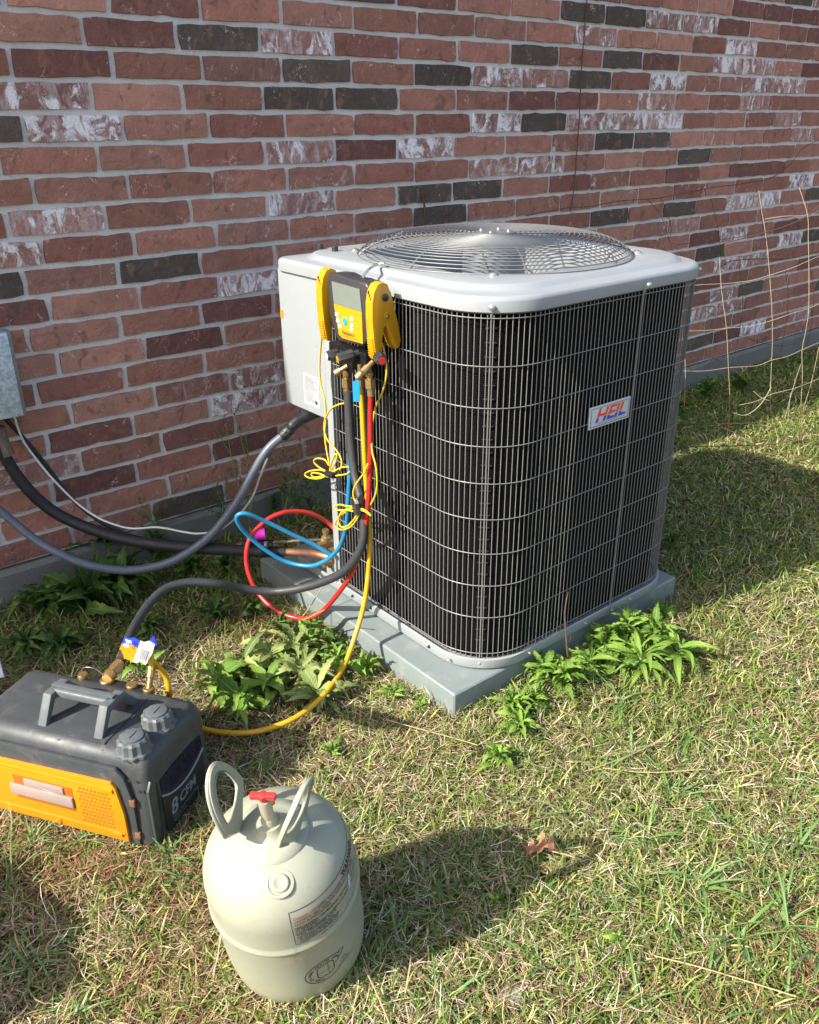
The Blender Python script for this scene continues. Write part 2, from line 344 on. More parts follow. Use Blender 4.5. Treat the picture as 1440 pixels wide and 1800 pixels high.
# ================================================================ GROUND (structure)
def gz(x, y): return 0.006*math.sin(3.1*x+1.3)*math.cos(2.7*y)+.004*math.sin(9*x-4*y)
def ground():
    xs = sorted(set([-200, -60, -15, -6, -3] + [round(-1.5+.08*i, 3) for i in range(120)] + [9, 12, 20, 60, 200]))
    ys = sorted(set([-200, -60, -20, -8] + [round(-4+.08*i, 3) for i in range(51)] + [.5, 3, 20, 200]))
    def z(x, y):
        e = max(0, min(1, min(x+1.5, 8-x, y+4, .3-y)/.5)); return e*gz(x, y)
    vs = [(x, y, z(x, y)) for y in ys for x in xs]; n = len(xs)
    fs = [(j*n+i, j*n+i+1, (j+1)*n+i+1, (j+1)*n+i) for j in range(len(ys)-1) for i in range(n-1)]
    MB().add(vs, fs).build('ground', M['soil'], kind='structure')
ground()

# ================================================================ BRICK WALL
H, PIT, ZB = .0762, .26133, .125
wall = empty('brick_wall', (2, 0, 0), label='weathered red brick house wall with grey mortar joints behind the air conditioner', cat='wall')
MB().box((3, .0515, 1.4+ZB/2+.0), (20, .1, 2.8-ZB), bev=0).build('mortar', M['mortar'], wall, smooth=False)
def foundation():
    b = MB(); n = 110; x0, x1 = -7, 13; vs = []; fs = []
    for i in range(n+1):
        x = x0+(x1-x0)*i/n; j = .006*math.sin(i*1.7)+.004*math.sin(i*4.1)
        vs += [(x, -.022+j, -.3), (x, -.020+j, ZB-.018), (x, -.010, ZB-.004+.5*j), (x, .13, ZB-.003)]
    for i in range(n):
        for k in range(3): a = i*4+k; fs.append((a, a+4, a+5, a+1))
    b.add(vs, fs).build('foundation', M['concrete'], wall, smooth=False)
foundation()
PH = {-3: .764, -2: .403, -1: .728, 0: .425, 1: .682, 2: .418, 3: .697, 4: .392, 5: .68, 6: .373, 7: .66, 8: .428, 9: .631, 10: .362, 11: .62, 12: .335, 13: .65, 14: .345, 15: .67, 16: .298, 17: .669, 18: .42}
def px_list(s): return [tuple(map(float, t.split(','))) for t in s.split()]
DARK = px_list('388,65 558,125 643,172 522,172 7,227 705,343 278,470 780,132 940,97 1041,140 1022,22 1098,30 1105,105 956,214 755,335 836,335 785,370 1095,246 1146,246 1219,274 1194,366 1090,377 1432,340 1252,443 1430,415 1317,509 1230,599 320,882 590,1000')
WHITE = px_list('75,168 130,225 520,75 527,268 50,390 30,450 530,355 437,500 877,135 963,137 1040,62 757,257 872,215 950,290 1032,212 1167,37 1232,42 1300,82 1287,115 1340,117 1177,142 1347,150 1395,150 1152,175 1325,180 1105,212 1167,212 1382,207 1412,237 1410,317 1305,355 1350,350 1200,392 1287,412 1390,420 1306,461 1335,455 1269,467 1277,515 1218,556 1244,554 1315,581 1399,562 427,677 445,705 107,820 40,834 830,285 1290,548 460,690')
HALFW = px_list('425,122 535,300 292,700 830,210 1000,250 1285,147 1272,272 1130,405 1220,470 1060,212 90,500 440,400 395,730 700,1000 1395,470 1340,520 600,20 1273,548')
PURP = px_list('230,60 757,7 935,175 1015,175 870,294 1165,105 1315,20 1365,27 1415,32 1290,50 1195,302 1352,295 1302,300 1425,120 1432,62 325,602 417,547 340,760 155,762 37,550 175,835 1220,410 1360,405 150,110 640,260 380,800 1240,490 1300,575')
def wall_key(x, y):
    p = P3(x, y, 'Y', 0); c = math.floor(19-(p[2]-ZB)/H); i = math.floor(p[0]/PIT-PH.get(c, .5)); return (c, i)
KIND = {}
for lst, kd in ((PURP, 'P'), (HALFW, 'H'), (WHITE, 'W'), (DARK, 'D')):
    for q in lst: KIND[wall_key(*q)] = kd
def brick_mesh(seed):
    r = random.Random(seed); w2, h2 = .1247, .0324; per = []
    nx, nz = 7, 2
    for i in range(nx): per.append((-w2+2*w2*i/nx, -h2))
    for i in range(nz): per.append((w2, -h2+2*h2*i/nz))
    for i in range(nx): per.append((w2-2*w2*i/nx, h2))
    for i in range(nz): per.append((-w2, h2-2*h2*i/nz))
    sk = r.uniform(-.0018, .0018)
    per = [(x+r.gauss(0, .0019), z+r.gauss(0, .0014)+sk*x/w2) for x, z in per]
    per = [(x*(.992 if abs(abs(x)-w2) < .004 and abs(abs(z)-h2) < .004 else 1), z*(.97 if abs(abs(x)-w2) < .004 and abs(abs(z)-h2) < .004 else 1)) for x, z in per]
    n = len(per); tilt = r.uniform(-.0012, .0012)
    vs = [(x, .012, z) for x, z in per]+[(x*.988, -.0052+tilt*x/w2+r.uniform(-.0005, .0005), z*.95) for x, z in per]
    fs = [(k, (k+1) % n, n+(k+1) % n, n+k) for k in range(n)]+[tuple(n+k for k in range(n))]
    return vs, fs
BV = [brick_mesh(i) for i in range(28)]; BME = []
for v, f in BV:
    me = MB().add(v, f).build('brick', M['brick'], smooth=False, me_only=True); BME.append(me)
def brick_tint(c, i):
    r = random.Random(c*1000+i*7+5); kd = KIND.get((c, i)); v = r.uniform(.78, 1.2)
    if kd is None: kd = 'R'
    if kd == 'R':
        g = r.random(); col = (.34*v, .162*v, .120*v) if g < .6 else ((.40*v, .205*v, .155*v) if g < .82 else (.27*v, .12*v, .093*v)); a = r.choice([0, .05, .15, .28, .42])+(.14 if i > 9 else 0)
    elif kd == 'D': col = (.105*v, .084*v, .068*v); a = r.uniform(.05, .35)
    elif kd == 'P': col = (.195*v, .09*v, .075*v); a = r.uniform(0, .15)
    elif kd == 'H': col = (.31*v, .16*v, .125*v); a = r.uniform(.45, .6)
    else: col = (.32*v, .175*v, .145*v); a = r.uniform(.7, 1.0)
    return (*col, a)
def proj(p):
    d = np.asarray(p, float)-CAM; z = d@_f; return (720+FPX*(d@_r)/z, 900-FPX*(d@_u)/z, z)
allb = []
for c in range(-16, 19):
    ph = PH.get(c, .42 if c % 2 == 0 else .70)
    for i in range(-27, 46):
        x = (i+ph+.5)*PIT+.0; z = ZB+(19-c-.5)*H; p = proj((x, 0, z)); rr = p[2] if p[2] > .2 else 99
        off = max(0, -60-p[0], p[0]-1500, -60-p[1], p[1]-1860)
        allb.append((rr+(off*.05 if off > 0 else 0)+(50 if p[2] < .2 else 0), c, i, x, z))
allb.sort()
def kind_random(c, i):
    """beyond the frame the same mix goes on"""
    if (c, i) in KIND: return
    x = (i+.9)*PIT; g = random.Random(c*77+i*13).random(); p = proj((x, 0, ZB+(19-c-.5)*H))
    inside = 0 < p[0] < 1440 and 0 < p[1] < 900
    if inside: return
    if g < .1: KIND[(c, i)] = 'D'
    elif g < .24: KIND[(c, i)] = 'W'
    elif g < .34: KIND[(c, i)] = 'P'
for _, c, i, x, z in allb: kind_random(c, i)
jv, jf, jc = [], [], []
for n_, (_, c, i, x, z) in enumerate(allb):
    if x < -6.8 or x > 12.8: continue
    t = brick_tint(c, i); k = (c*31+i*17) % 28
    if n_ < 298:
        o = bpy.data.objects.new('brick', BME[k]); COL.objects.link(o); o.parent = wall
        o.location = (x-2, random.uniform(-.0015, .0012), z); o.color = t
    else:
        v, f = BV[k]; b = len(jv); jv += [(a+x, bb, cc+z) for a, bb, cc in v]; jf += [tuple(b+q for q in g) for g in f]; jc += [t]*len(v)
jo = MB().add(jv, jf).build('brick', M['brickj'], wall, smooth=False, kind='stuff')
at = jo.data.color_attributes.new('tint', 'FLOAT_COLOR', 'POINT'); at.data.foreach_set('color', np.array(jc, dtype=np.float32).ravel())
# eaves above the frame: they shade the strip of ground along the wall
MB().box((3, 0, 2.60), (20, .17, .05), bev=.004).box((3, -.0955, 2.66), (20, .022, .17), bev=.003).build('eave', M['wood'], wall)
MB().add([(-7, -.108, 2.72), (13, -.108, 2.72), (13, 2.6, 4.2), (-7, 2.6, 4.2), (-7, -.108, 2.75), (13, -.108, 2.75), (13, 2.6, 4.23), (-7, 2.6, 4.23)],
         [(0, 1, 2, 3)[::-1], (4, 5, 6, 7), (0, 1, 5, 4), (1, 2, 6, 5), (2, 3, 7, 6), (3, 0, 4, 7)]).build('roof', M['shingle'], wall, smooth=False)

# thin rusty cable hanging on the wall
b = MB(); b.tube([P3(x, y, 'Y', -.012) for x, y in ((1033, -60), (1032, 0), (1027, 60), (1022, 130), (1019, 200), (1014, 270), (1009, 330), (1003, 372))], .0022, 6, smooth=5)
b.build('wall_cable', M['rust'], label='thin rusty cable hanging down the bricks above the condenser grille', cat='cable')
b = MB(); b.tube([P3(x, y, 'Y', -.012) for x, y in ((743, 338), (746, 360), (747, 382))], .0035, 6)  # short dark tube just off the brick faces
b.build('rusty_nail', M['rust'], label='short rusty rod on the dark bricks just above the left of the fan grille', cat='rod')

# ================================================================ EQUIPMENT PAD
X0, Y0, W = .8926, -1.2662, .8091; XC, YC = X0+W/2, Y0+W/2
pad = empty('equipment_pad', (1.265, -.81, 0), label='grey-green plastic equipment pad under the air conditioner', cat='pad')
b = MB(); b.box((1.2656, -.808, .0205), (.897, .9075, .113), bev=.009, seg=3); b.build('pad_body', M['pad'], pad)
b = MB(); b.box((.850, -.395, .0785), (.05, .05, .004), bev=.0015); b.build('moulded_lug', M['pad'], pad)

# ================================================================ AIR CONDITIONER
ac = empty('air_conditioner', (XC, YC, .077), label='square outdoor air conditioner with black wire guarded coil and pale grey lid', cat='air conditioner')
def rr(h, r, z, n=14, cx=XC, cy=YC, rb=.028):
    pts = []; rf = r
    for q, (sx, sy) in enumerate(((1, 1), (-1, 1), (-1, -1), (1, -1))):
        r = min(rf, rb) if q == 1 else rf
        for k in range(n+1):
            a = math.pi/2*q+math.pi/2*k/n; pts.append((cx+sx*(h-r)+r*math.cos(a), cy+sy*(h-r)+r*math.sin(a), z))
    return pts
def circ(r, z, n=14):
    ref = rr(.40, .15, 0, n); pts = []
    for p in ref:
        a = math.atan2(p[1]-YC, p[0]-XC); pts.append((XC+r*math.cos(a), YC+r*math.sin(a), z))
    return pts
HW = W/2; RC = .150
# base pan
MB().loft([rr(HW-.05, RC-.04, .082), rr(HW+.004, RC, .082), rr(HW+.006, RC, .086), rr(HW+.006, RC, .108), rr(HW+.002, RC, .110), rr(HW-.002, RC, .108), rr(HW-.003, RC, .092), rr(HW-.05, RC-.03, .092)], cap0=True, cap1=True).build('base_pan', M['cabinet'], ac)
MB().loft([rr(HW-.03, RC-.02, .076), rr(HW-.03, RC-.02, .083)], cap0=True).build('base_foot', M['black'], ac)
# coil: open loop following the guard, a little inside it
def path(off, z, y_start=-.690, y_end_x=None):
    """from the corner post round the front corner, right face, rear corner, back face (world xy)"""
    h = HW-off; r = RC-off*.6; pts = []
    def arc(cx, cy, a0, a1, n=18):
        for k in range(n+1):
            a = R(a0+(a1-a0)*k/n); pts.append((cx+r*math.cos(a), cy+r*math.sin(a)))
    x0, x1, y0, y1 = XC-h, XC+h, YC-h, YC+h
    pts.append((x0, y_start)); arc(x0+r, y0+r, 180, 270); arc(x1-r, y0+r, 270, 360); arc(x1-r, y1-r, 0, 90); pts.append((X0+.22, y1))
    return [np.array([p[0], p[1], z]) for p in pts]
def resample(pts, step):
    pts = np.array(pts); d = np.r_[0, np.cumsum(np.linalg.norm(np.diff(pts, axis=0), axis=1))]; s = np.arange(0, d[-1], step)
    return np.stack([np.interp(s, d, pts[:, i]) for i in range(3)], 1), s, d
def strip(off, z0, z1, flip=False):
    a = path(off, z0); c = path(off, z1); n = len(a); return MB().add(a+c, [(k, k+1, n+k+1, n+k)[::(-1 if flip else 1)] for k in range(n-1)])
strip(.020, .10, .97).build('coil_outer_fins', M['coilout'], ac); strip(.055, .10, .96, True).build('coil_inner_fins', M['coilin'], ac)
b = MB()
for k in range(26):    # tube bends glimpsed at the coil corner
    z = .15+k*.031; p = path(.016, z); b.tube([p[9], p[10], p[11]], .0022, 5)
b.build('coil_tubes', simple('tube_glint', (.03, .03, .03), .35, .6), ac, kind='stuff')
# wire guard
g = MB(); top_z, bot_z = .9502, .1246; pp = path(0, 0)
P, S, D = resample(pp, .0134)
for p in P: g.tube([(p[0], p[1], bot_z-.012), (p[0], p[1], top_z+.007)], .0011, 5, cap=False)
g.build('guard_upright_wires', M['wire'], ac, kind='stuff')
rowz = [.9502, .848, .756, .6675, .579, .490, .4012, .3156, .2278, .1246]
for z in rowz: MB().tube([(p[0], p[1], z) for p in path(-.0016, z)], .0012, 5).build('guard_cross_wire', M['wire'], ac)
k = .0476
def screw(c, d, r=.006, mat='steel', parent=ac, name='screw'):
    return MB().lathe([(r*1.3, 0), (r*1.3, .0015), (r, .002), (r, .0055), (r*.5, .0068)], 12, aim(c, d)).build(name, M[mat], parent)
cx_, cy_ = X0+k, Y0+k
mid = P3(1131, 497, 'Y', Y0); bars = [((cx_, cy_), (-.7, -.7, 0)), ((mid[0], Y0-.001), (0, -1, 0)), ((X0+W-k, Y0+k), (.7, -.7, 0))]
for (x, y), d in bars:
    MB().tube([(x+d[0]*.002, y+d[1]*.002, .100), (x+d[0]*.004, y+d[1]*.004, .118), (x+d[0]*.004, y+d[1]*.004, .950), (x+d[0]*.005, y+d[1]*.005, .966)], [.0030, .0017, .0017, .005], 8).build('guard_bar', M['wire'], ac)
    screw((x+d[0]*.014, y+d[1]*.014, .974), d, .0055); screw((x+d[0]*.009, y+d[1]*.009, .099), d, .0042)
for i, px_ in enumerate(((620, 1032), (652, 1058), (755, 1125), (790, 1147), (930, 1142), (1030, 1079), (1110, 1030))):
    q = P3(*px_, 'X', X0-.006) if i < 4 else P3(*px_, 'Y', Y0-.006); screw((q[0], q[1], .097), (-1, 0, 0) if i < 4 else (0, -1, 0), .003, 'black' if i in (0, 1, 2) else 'steel', name='pan_screw')
# control box, post and recess
b = MB(); b.box((X0+.085, -.555, .7795), (.165, .210, .373), bev=.006, seg=3); b.build('control_box', M['cabinet'], ac)
b = MB(); b.box((X0+.0095, -.676, .5250), (.020, .027, .882), bev=.0025); b.build('corner_post', M['cabinet'], ac)
b = MB(); b.add([(X0+.01, -.664, .09), (X0+.20, -.459, .09), (X0+.20, -.459, .60), (X0+.01, -.664, .60)], [(0, 1, 2, 3)]); b.add([(X0+.20, -.459, .09), (X0+W-.02, -.459, .09), (X0+W-.02, -.459, .95), (X0+.20, -.459, .95)], [(0, 1, 2, 3)])
b.build('recess_panel', M['cabinet'], ac, smooth=False)
b = MB(); b.box((X0-.002, -.655, .150), (.012, .05, .09), bev=.003); b.build('valve_bracket', M['cabinet'], ac)
b = MB(); b.lathe([(.004, 0), (.004, .003)], 8, aim((X0-.001, -.676, .43), (-1, 0, 0))); b.build('post_screw', M['steel'], ac)
# lid
RL = .155
rings = [rr(HW-.004, RL-.01, .958), rr(HW+0.0015, RL, .959), rr(HW+0.0055, RL, .963), rr(HW+0.0055, RL, .9645), rr(HW+0.0055, RL, .9845), rr(HW+0.0050, RL, .987), rr(HW+0.0025, RL, .9915), rr(HW-0.0020, RL, .9945), rr(HW-0.0055, RL-.004, .995),
         rr(HW-.024, RL-.004, .9975, rb=.10), rr(HW-.030, RL-.004, 1.000, rb=.11), rr(HW-.036, RL-.004, 1.008, rb=.12), rr(HW-.043, RL-.004, 1.0105, rb=.12)]
rings += [circ(.351, 1.0125), circ(.345, 1.0115), circ(.3405, 1.006), circ(.3395, .97), circ(.345, .90)]
MB().loft(rings).build('lid', M['lid'], ac, angle=42)
# fan grille: concentric wires on a dome, eight ribs, centre plate, bolts
def dz(r): return 1.013+.047*(1-(r/.352)**7)
g = MB(); arc = 0; r = .352; rads = []
while r > .045:
    rads.append(r); st = .0122; dr = .0005; acc = 0
    while acc < st: acc += math.hypot(dr, dz(r-dr)-dz(r)); r -= dr
for r in rads:
    n = 84; g.tube([(XC+r*math.cos(2*math.pi*i/n), YC+r*math.sin(2*math.pi*i/n), dz(r)) for i in range(n+1)], .00145, 5, cap=False)
g.build('grille_rings', M['grille'], ac, kind='stuff')
for i in range(8):
    a = R(12+45*i); MB().tube([(XC+r*math.cos(a), YC+r*math.sin(a), dz(r)-.0032) for r in np.linspace(.356, .04, 16)], .0024, 6).build('grille_rib', M['grille'], ac)
MB().lathe([(.0, dz(.03)+.0025), (.040, dz(.03)+.0025), (.052, dz(.05)+.0025), (.052, dz(.05)-.001)][::-1], 28, Matrix.Translation((XC, YC, 0))).build('centre_plate', M['grille'], ac)
for i in range(4):
    a = R(30+90*i); screw((XC+.036*math.cos(a), YC+.036*math.sin(a), dz(.03)+.003), (0, 0, 1), .005)
for a in (225, 315, 45, 135):
    a = R(a); screw((XC+.362*math.cos(a), YC+.362*math.sin(a), 1.0122), (0, 0, 1), .0085, name='grille_bolt')
for x, y in ((563, 437), (589, 441)):
    q = P3(x, y, 'Z', 1.012); MB().lathe([(.0085, 0), (.0085, .010), (.007, .012)], 14, Matrix.Translation(Vector(q))).build('rubber_plug', M['knob'], ac)
# motor and fan
MB().lathe([(.0, 1.045), (.03, 1.045), (.078, 1.03), (.082, 1.0), (.082, .90), (.03, .888), (.012, .888)], 28, Matrix.Translation((XC, YC, 0))).build('fan_motor', simple('motor_shell', (.28, .30, .33), .35, .5), ac)
fan = MB(); fan.lathe([(.0, .89), (.06, .89), (.065, .875), (.065, .83)], 24, Matrix.Translation((XC, YC, 0)))
fo = fan.build('fan_hub', M['black'], ac)
for kx in range(3):
    vs = []; n = 10
    for i in range(n+1):
        for j in range(7):
            rad = .062+.265*j/6; a = R(120*kx+20)+R(62)*(i/n)*(.75+.35*j/6); vs.append((XC+rad*math.cos(a), YC+rad*math.sin(a), .835+.085*(i/n)-.01*math.sin(math.pi*i/n)))
    MB().add(vs, [(i*7+j, (i+1)*7+j, (i+1)*7+j+1, i*7+j+1) for i in range(n) for j in range(6)]).build('fan_blade', simple('fan_blade_metal', (.10, .12, .15), .4, .5), ac)
# badge
bd = MB(); bc = (1.2985, Y0-.0045, .6805); bd.box(bc, (.152, .003, .055), bev=.0012)
bd.build('badge', M['label'], ac); FB = frame((bc[0], bc[1]-.0016, bc[2]), (1, 0, 0), (0, 0, 1), (0, -1, 0))
fr = MB()
for x, y, sx, sy in ((0, .0225, .140, .0012), (0, -.0225, .140, .0012), (-.0705, 0, .0012, .0462), (.0705, 0, .0012, .0462)): fr.box((x, y, .0004), (sx, sy, .0006), FB)
fr.build('badge_border', simple('badge_line', (.08, .11, .2), .4), ac, smooth=False)
def m_heil():
    q = N('badge_letters'); o = q.obj(); sx = q.n('ShaderNodeSeparateXYZ'); L(q.t, o, sx.inputs[0])
    # object space is the unit's own: x runs along the badge, z up it
    u = q.math('SUBTRACT', sx.outputs[0], bc[0]-XC); v = q.math('SUBTRACT', sx.outputs[2], bc[2]-.077)
    wv = q.math('SUBTRACT', v, q.math('ADD', q.math('MULTIPLY', q.math('SINE', q.math('MULTIPLY', q.math('ADD', u, .006), 84)), -.0014), -.0022))
    c = q.mix(q.math('GREATER_THAN', wv, 0), (.02, .07, .50), (.80, .075, .02)); c = q.mix(q.math('LESS_THAN', q.math('ABSOLUTE', wv), .00035), c, (.8, .8, .82))
    return q.set(color=c, rough=.4)
vs, fs = text_geo('HEIL', .054, .30, .0014, 1.0, 'CENTER'); b = MB(); b.add([(x*1.06, y*.84-.0125, .0006) for x, y, z in vs], fs, FB); b.build('lettering', m_heil(), ac, smooth=False)
vs, fs = text_geo('HEATING & COOLING PRODUCTS', .0058, .2, 0, 1, 'CENTER'); b = MB(); b.add([(x, y-.0192, .0006) for x, y, z in vs], fs, FB); b.build('lettering', M['inkgrey'], ac, smooth=False)
# data sticker on the control box
sc_c = (X0-.0012+.0035, -.588, .658); FS = frame((X0+.0020, -.588, .658), (0, -1, 0), (0, 0, 1), (-1, 0, 0))
MB().box((0, 0, 0), (.073, .084, .0012), FS).build('data_sticker', M['label'], ac, smooth=False)
b = MB(); rs = random.Random(3); y = .036
while y > -.034:
    x = -.032; ln = rs.uniform(.03, .064)
    if -.006 < y < -.002: y -= .004; continue
    while x < -.032+ln:
        w_ = rs.uniform(.002, .007); b.box((x+w_/2, y, .0008), (w_, .0017, .0003), FS); x += w_+.0012
    y -= .0034
b.box((.022, -.029, .0008), (.010, .010, .0003), FS); b.build('sticker_print', M['ink'], ac, smooth=False)
MB().box((X0+.0015, -.4605, .845), (.001, .012, .022)).build('orange_sticker', M['tagorange'], ac, smooth=False)
# brass service valves in the recess
for nm, q, s in (('suction_valve', P3(583, 985, 'X', X0-.008), 1.0), ('liquid_valve', P3(573, 951, 'X', X0-.006), .85)):
    b = MB(); b.lathe([(.013*s, -.02), (.013*s, .0), (.017*s, .002), (.017*s, .014), (.010*s, .017), (.010*s, .028), (.013*s, .030), (.013*s, .036)], 6, Matrix.Translation(Vector(q)))
    b.tube([q+[-.03*s, 0, -.004], q+[.02, 0, -.004]], .010*s, 10); b.build(nm, M['brass'], ac, angle=25)

# ================================================================ TUBES, HOSES AND CABLES
def path3(s, default='X'):
    out = []
    for t in s.split():
        x, y, a = t.split(','); out.append(P3(float(x), float(y), a[0], float(a[1:])))
    return out
def hose(name, pts, r, mat, label, cat, seg=10, parts=(), ribs=0, sm=7):
    root = empty(name, pts[0]*[1, 1, 0], label=label, cat=cat); c = curve(pts, sm)
    if ribs:
        c = np.array(c); P_, S_, D_ = resample(c, .0045); c = list(P_); rad = [r*(1+ribs*(i % 2)) for i in range(len(c))]
    else: rad = r
    MB().tube(c, rad, seg).build('hose_body' if 'hose' in name else 'tube_body', mat, root, angle=60)
    return root
def fitting(parent, p, d, L_=.03, r=.010, mat='brass', name='brass_fitting'):
    b = MB(); b.lathe([(r*.75, 0), (r*.75, L_*.1), (r*.85, L_*.15), (r*.85, L_*.5)], 14, aim(p, d)).lathe([(r*1.25, L_*.5), (r*1.25, L_*.95), (r*.9, L_)], 6, aim(p, d)); return b.build(name, M[mat], parent, angle=25)
# electrical whip from the disconnect to the control box
pts = path3('-70,845,Y-.10 -30,880,Y-.11 0,898,Y-.13 24,918,Y-.15 60,947,Y-.19 101,971,Y-.24 149,991,Y-.29 209,1002,Y-.34 258,999,Y-.38 306,985,Y-.42 354,955,Y-.45 387,922,Y-.47 419,878,Y-.49 443,834,Y-.50 471,790,Y-.52 503,761,Y-.54 524,740,Y-.55')
pts.append(np.array([X0+.06, -.56, .590]))
whip = hose('electrical_conduit', pts, .0118, M['conduit'], 'thick flexible grey conduit drooping to the underside of the control box', 'conduit', 12, ribs=.045)
c = curve(pts, 7); tp = c[-17:-1]; MB().tube(tp, [.0135+.0035*abs(math.sin(i*1.9)) for i in range(len(tp))], 10).build('tape_wrap', M['tape'], whip)
MB().lathe([(.022, 0), (.022, .012), (.018, .014), (.018, .022)], 8, aim((X0+.066, -.563, .572), (0, 0, 1))).build('conduit_nut', M['steel'], whip, angle=25)
# insulated suction line
pts = path3('-60,640,Y-.05 -30,720,Y-.055 -4,775,Y-.06 16,815,Y-.065 44,854,Y-.08 81,890,Y-.10 121,914,Y-.14 161,930,Y-.19 209,945,Y-.25 262,955,Y-.32 322,962,Y-.40 403,967,Y-.48 443,969,Y-.52 500,971,Y-.57')
suc = hose('suction_line', pts, .0165, M['foam'], 'black foam insulated refrigerant pipe running low along the wall to the brass valve', 'pipe', 12)
q = P3(583, 981, 'X', X0-.008); MB().tube(curve([pts[-1]+(pts[-1]-pts[-2])*-.25, P3(520, 971, 'Y', -.59), P3(556, 974, 'Y', -.62), q], 5), .0105, 12).build('copper_end', M['copper'], suc)
MB().tube(path3('-6,752,Y-.062 4,778,Y-.062 14,800,Y-.066'), [.021, .0185, .019], 10).build('split_foam', M['rustpipe'], suc)
# thin liquid line
pts = path3('-10,700,Y-.05 8,733,Y-.05 44,773,Y-.055 81,818,Y-.07 121,870,Y-.10 161,906,Y-.15 201,930,Y-.20 242,945,Y-.26 302,953,Y-.34 350,957,Y-.42 415,957,Y-.48')
liq = hose('liquid_line', pts, .0062, M['foam'], 'thin dark refrigerant line running just above the thick insulated pipe', 'pipe', 8)
pe = path3('412,957,Y-.478 440,956,Y-.50 487,953,Y-.55 530,950,Y-.60'); pe.append(P3(570, 949, 'X', X0-.01)); MB().tube(pe, .0042, 8, smooth=4).build('bare_pipe', M['rustpipe'], liq)
d = pe[2]-pe[0]; d /= np.linalg.norm(d)
MB().tube([P3(448, 940, 'Y', -.515), P3(466, 938, 'Y', -.53)], .0165, 14).build('pink_sleeve', M['pink'], liq)
for x in (430, 437, 466, 474): MB().tube([P3(x, 957, 'Y', -.5-.0012*(x-430)), P3(x+5, 957, 'Y', -.506-.0012*(x-430))], .0095, 8).build('pipe_coupling', M['black' if x != 466 else 'steel'], liq)
MB().tube([P3(425, 954, 'Y', -.49), P3(480, 953, 'Y', -.54)], .0078, 10).build('filter_body', M['black'], liq)
# white control cable
pts = path3('20,718,Y-.06 24,729,Y-.06 38,769,Y-.062 60,802,Y-.07 93,842,Y-.09 133,882,Y-.12 169,908,Y-.17 201,922,Y-.22 234,929,Y-.27 278,927,Y-.33 322,935,Y-.38 345,938,Y-.42 367,936,Y-.44 387,931,Y-.455 419,906,Y-.477 443,874,Y-.488 457,838,Y-.49 470,806,Y-.498')
hose('control_cable', pts, .0031, M['whitew'], 'thin white cable sagging across the bricks beside the grey conduit', 'cable', 8)
# vacuum hose: manifold down to the pad, over the weeds and up to the pump
vp = path3('612,688,X.832 614,730,X.83 617,780,X.826 624,835,X.82 636,885,X.81 640,930,X.80 634,965,X.79 612,998,X.775 580,1018,X.755 530,1034,X.715 480,1040,X.665 430,1035,X.60 380,1026,X.525 330,1024,X.46 290,1036,X.40 262,1062,X.345 240,1095,X.29 224,1130,X.235 211,1165,X.185')
vac = hose('vacuum_hose', vp, .0112, M['vachose'], 'thick dark grey vacuum hose running from the gauge manifold down to the pump', 'hose', 12, ribs=.03)
# red hose
rp = path3('652,690,X.815 651,740,X.815 651,800,X.812 649,853,X.81 645,907,X.805 636,955,X.80 620,1005,X.79 593,1045,X.77 567,1074,X.75 540,1087,X.73 508,1083,X.705 476,1066,X.68 452,1040,X.67 439,1013,X.665 433,987,X.668 435,960,X.68 444,939,X.70 468,915,X.745 495,902,X.79 524,899,X.84 551,904,X.885 577,919,X.93 590,932,X.94')
redh = hose('red_charging_hose', rp, .0066, M['redh'], 'red charging hose looping out past the pad from the manifold', 'hose', 10)
# blue hose
bp = path3('610,690,X.838 611,740,X.838 615,811,X.836 613,867,X.835 609,923,X.836 599,958,X.84 586,975,X.838 570,987,X.83 545,995,X.81 508,989,X.775 476,973,X.735 441,946,X.69 420,922,X.66 417,907,X.655 433,903,X.675 468,917,X.725 513,939,X.785 551,957,X.835 583,976,X.872')
bluh = hose('blue_charging_hose', bp, .0062, M['blueh'], 'blue charging hose looping left of the unit and back to the valve', 'hose', 10)
# yellow hose
yp = path3('635,690,X.822 638,740,X.822 641,800,X.822 644,850,X.823 648,905,X.82 650,960,X.815 647,1015,X.805 640,1062,X.785 627,1110,X.75')+path3('605,1170,Z.075 575,1215,Z.062 540,1248,Z.052 500,1271,Z.045 450,1286,Z.036 400,1288,Z.03 358,1281,Z.03 335,1268,Z.035 315,1250,Z.05 297,1232,Z.08')
_mA = np.array([.09, -1.178, 0]); _th = R(33); MEX = np.array([math.cos(_th), math.sin(_th), 0]); MEY = np.array([-math.sin(_th), math.cos(_th), 0])
def ml(x, y, z): return _mA+MEX*x+MEY*y+np.array([0, 0, z])
yp += [ml(.262, .108, .17), ml(.262, .112, .22), ml(.245, .128, .268), ml(.236, .133, .295)]
yelh = hose('yellow_charging_hose', yp, .0066, M['yellowh'], 'long yellow charging hose curving over the grass from manifold to pump', 'hose', 10)

# ================================================================ DIGITAL GAUGE AND MANIFOLD
ga = empty('digital_gauge', (.86, -.85, .80), label='digital refrigerant gauge with yellow face and black knobs hung on the lid edge', cat='gauge')
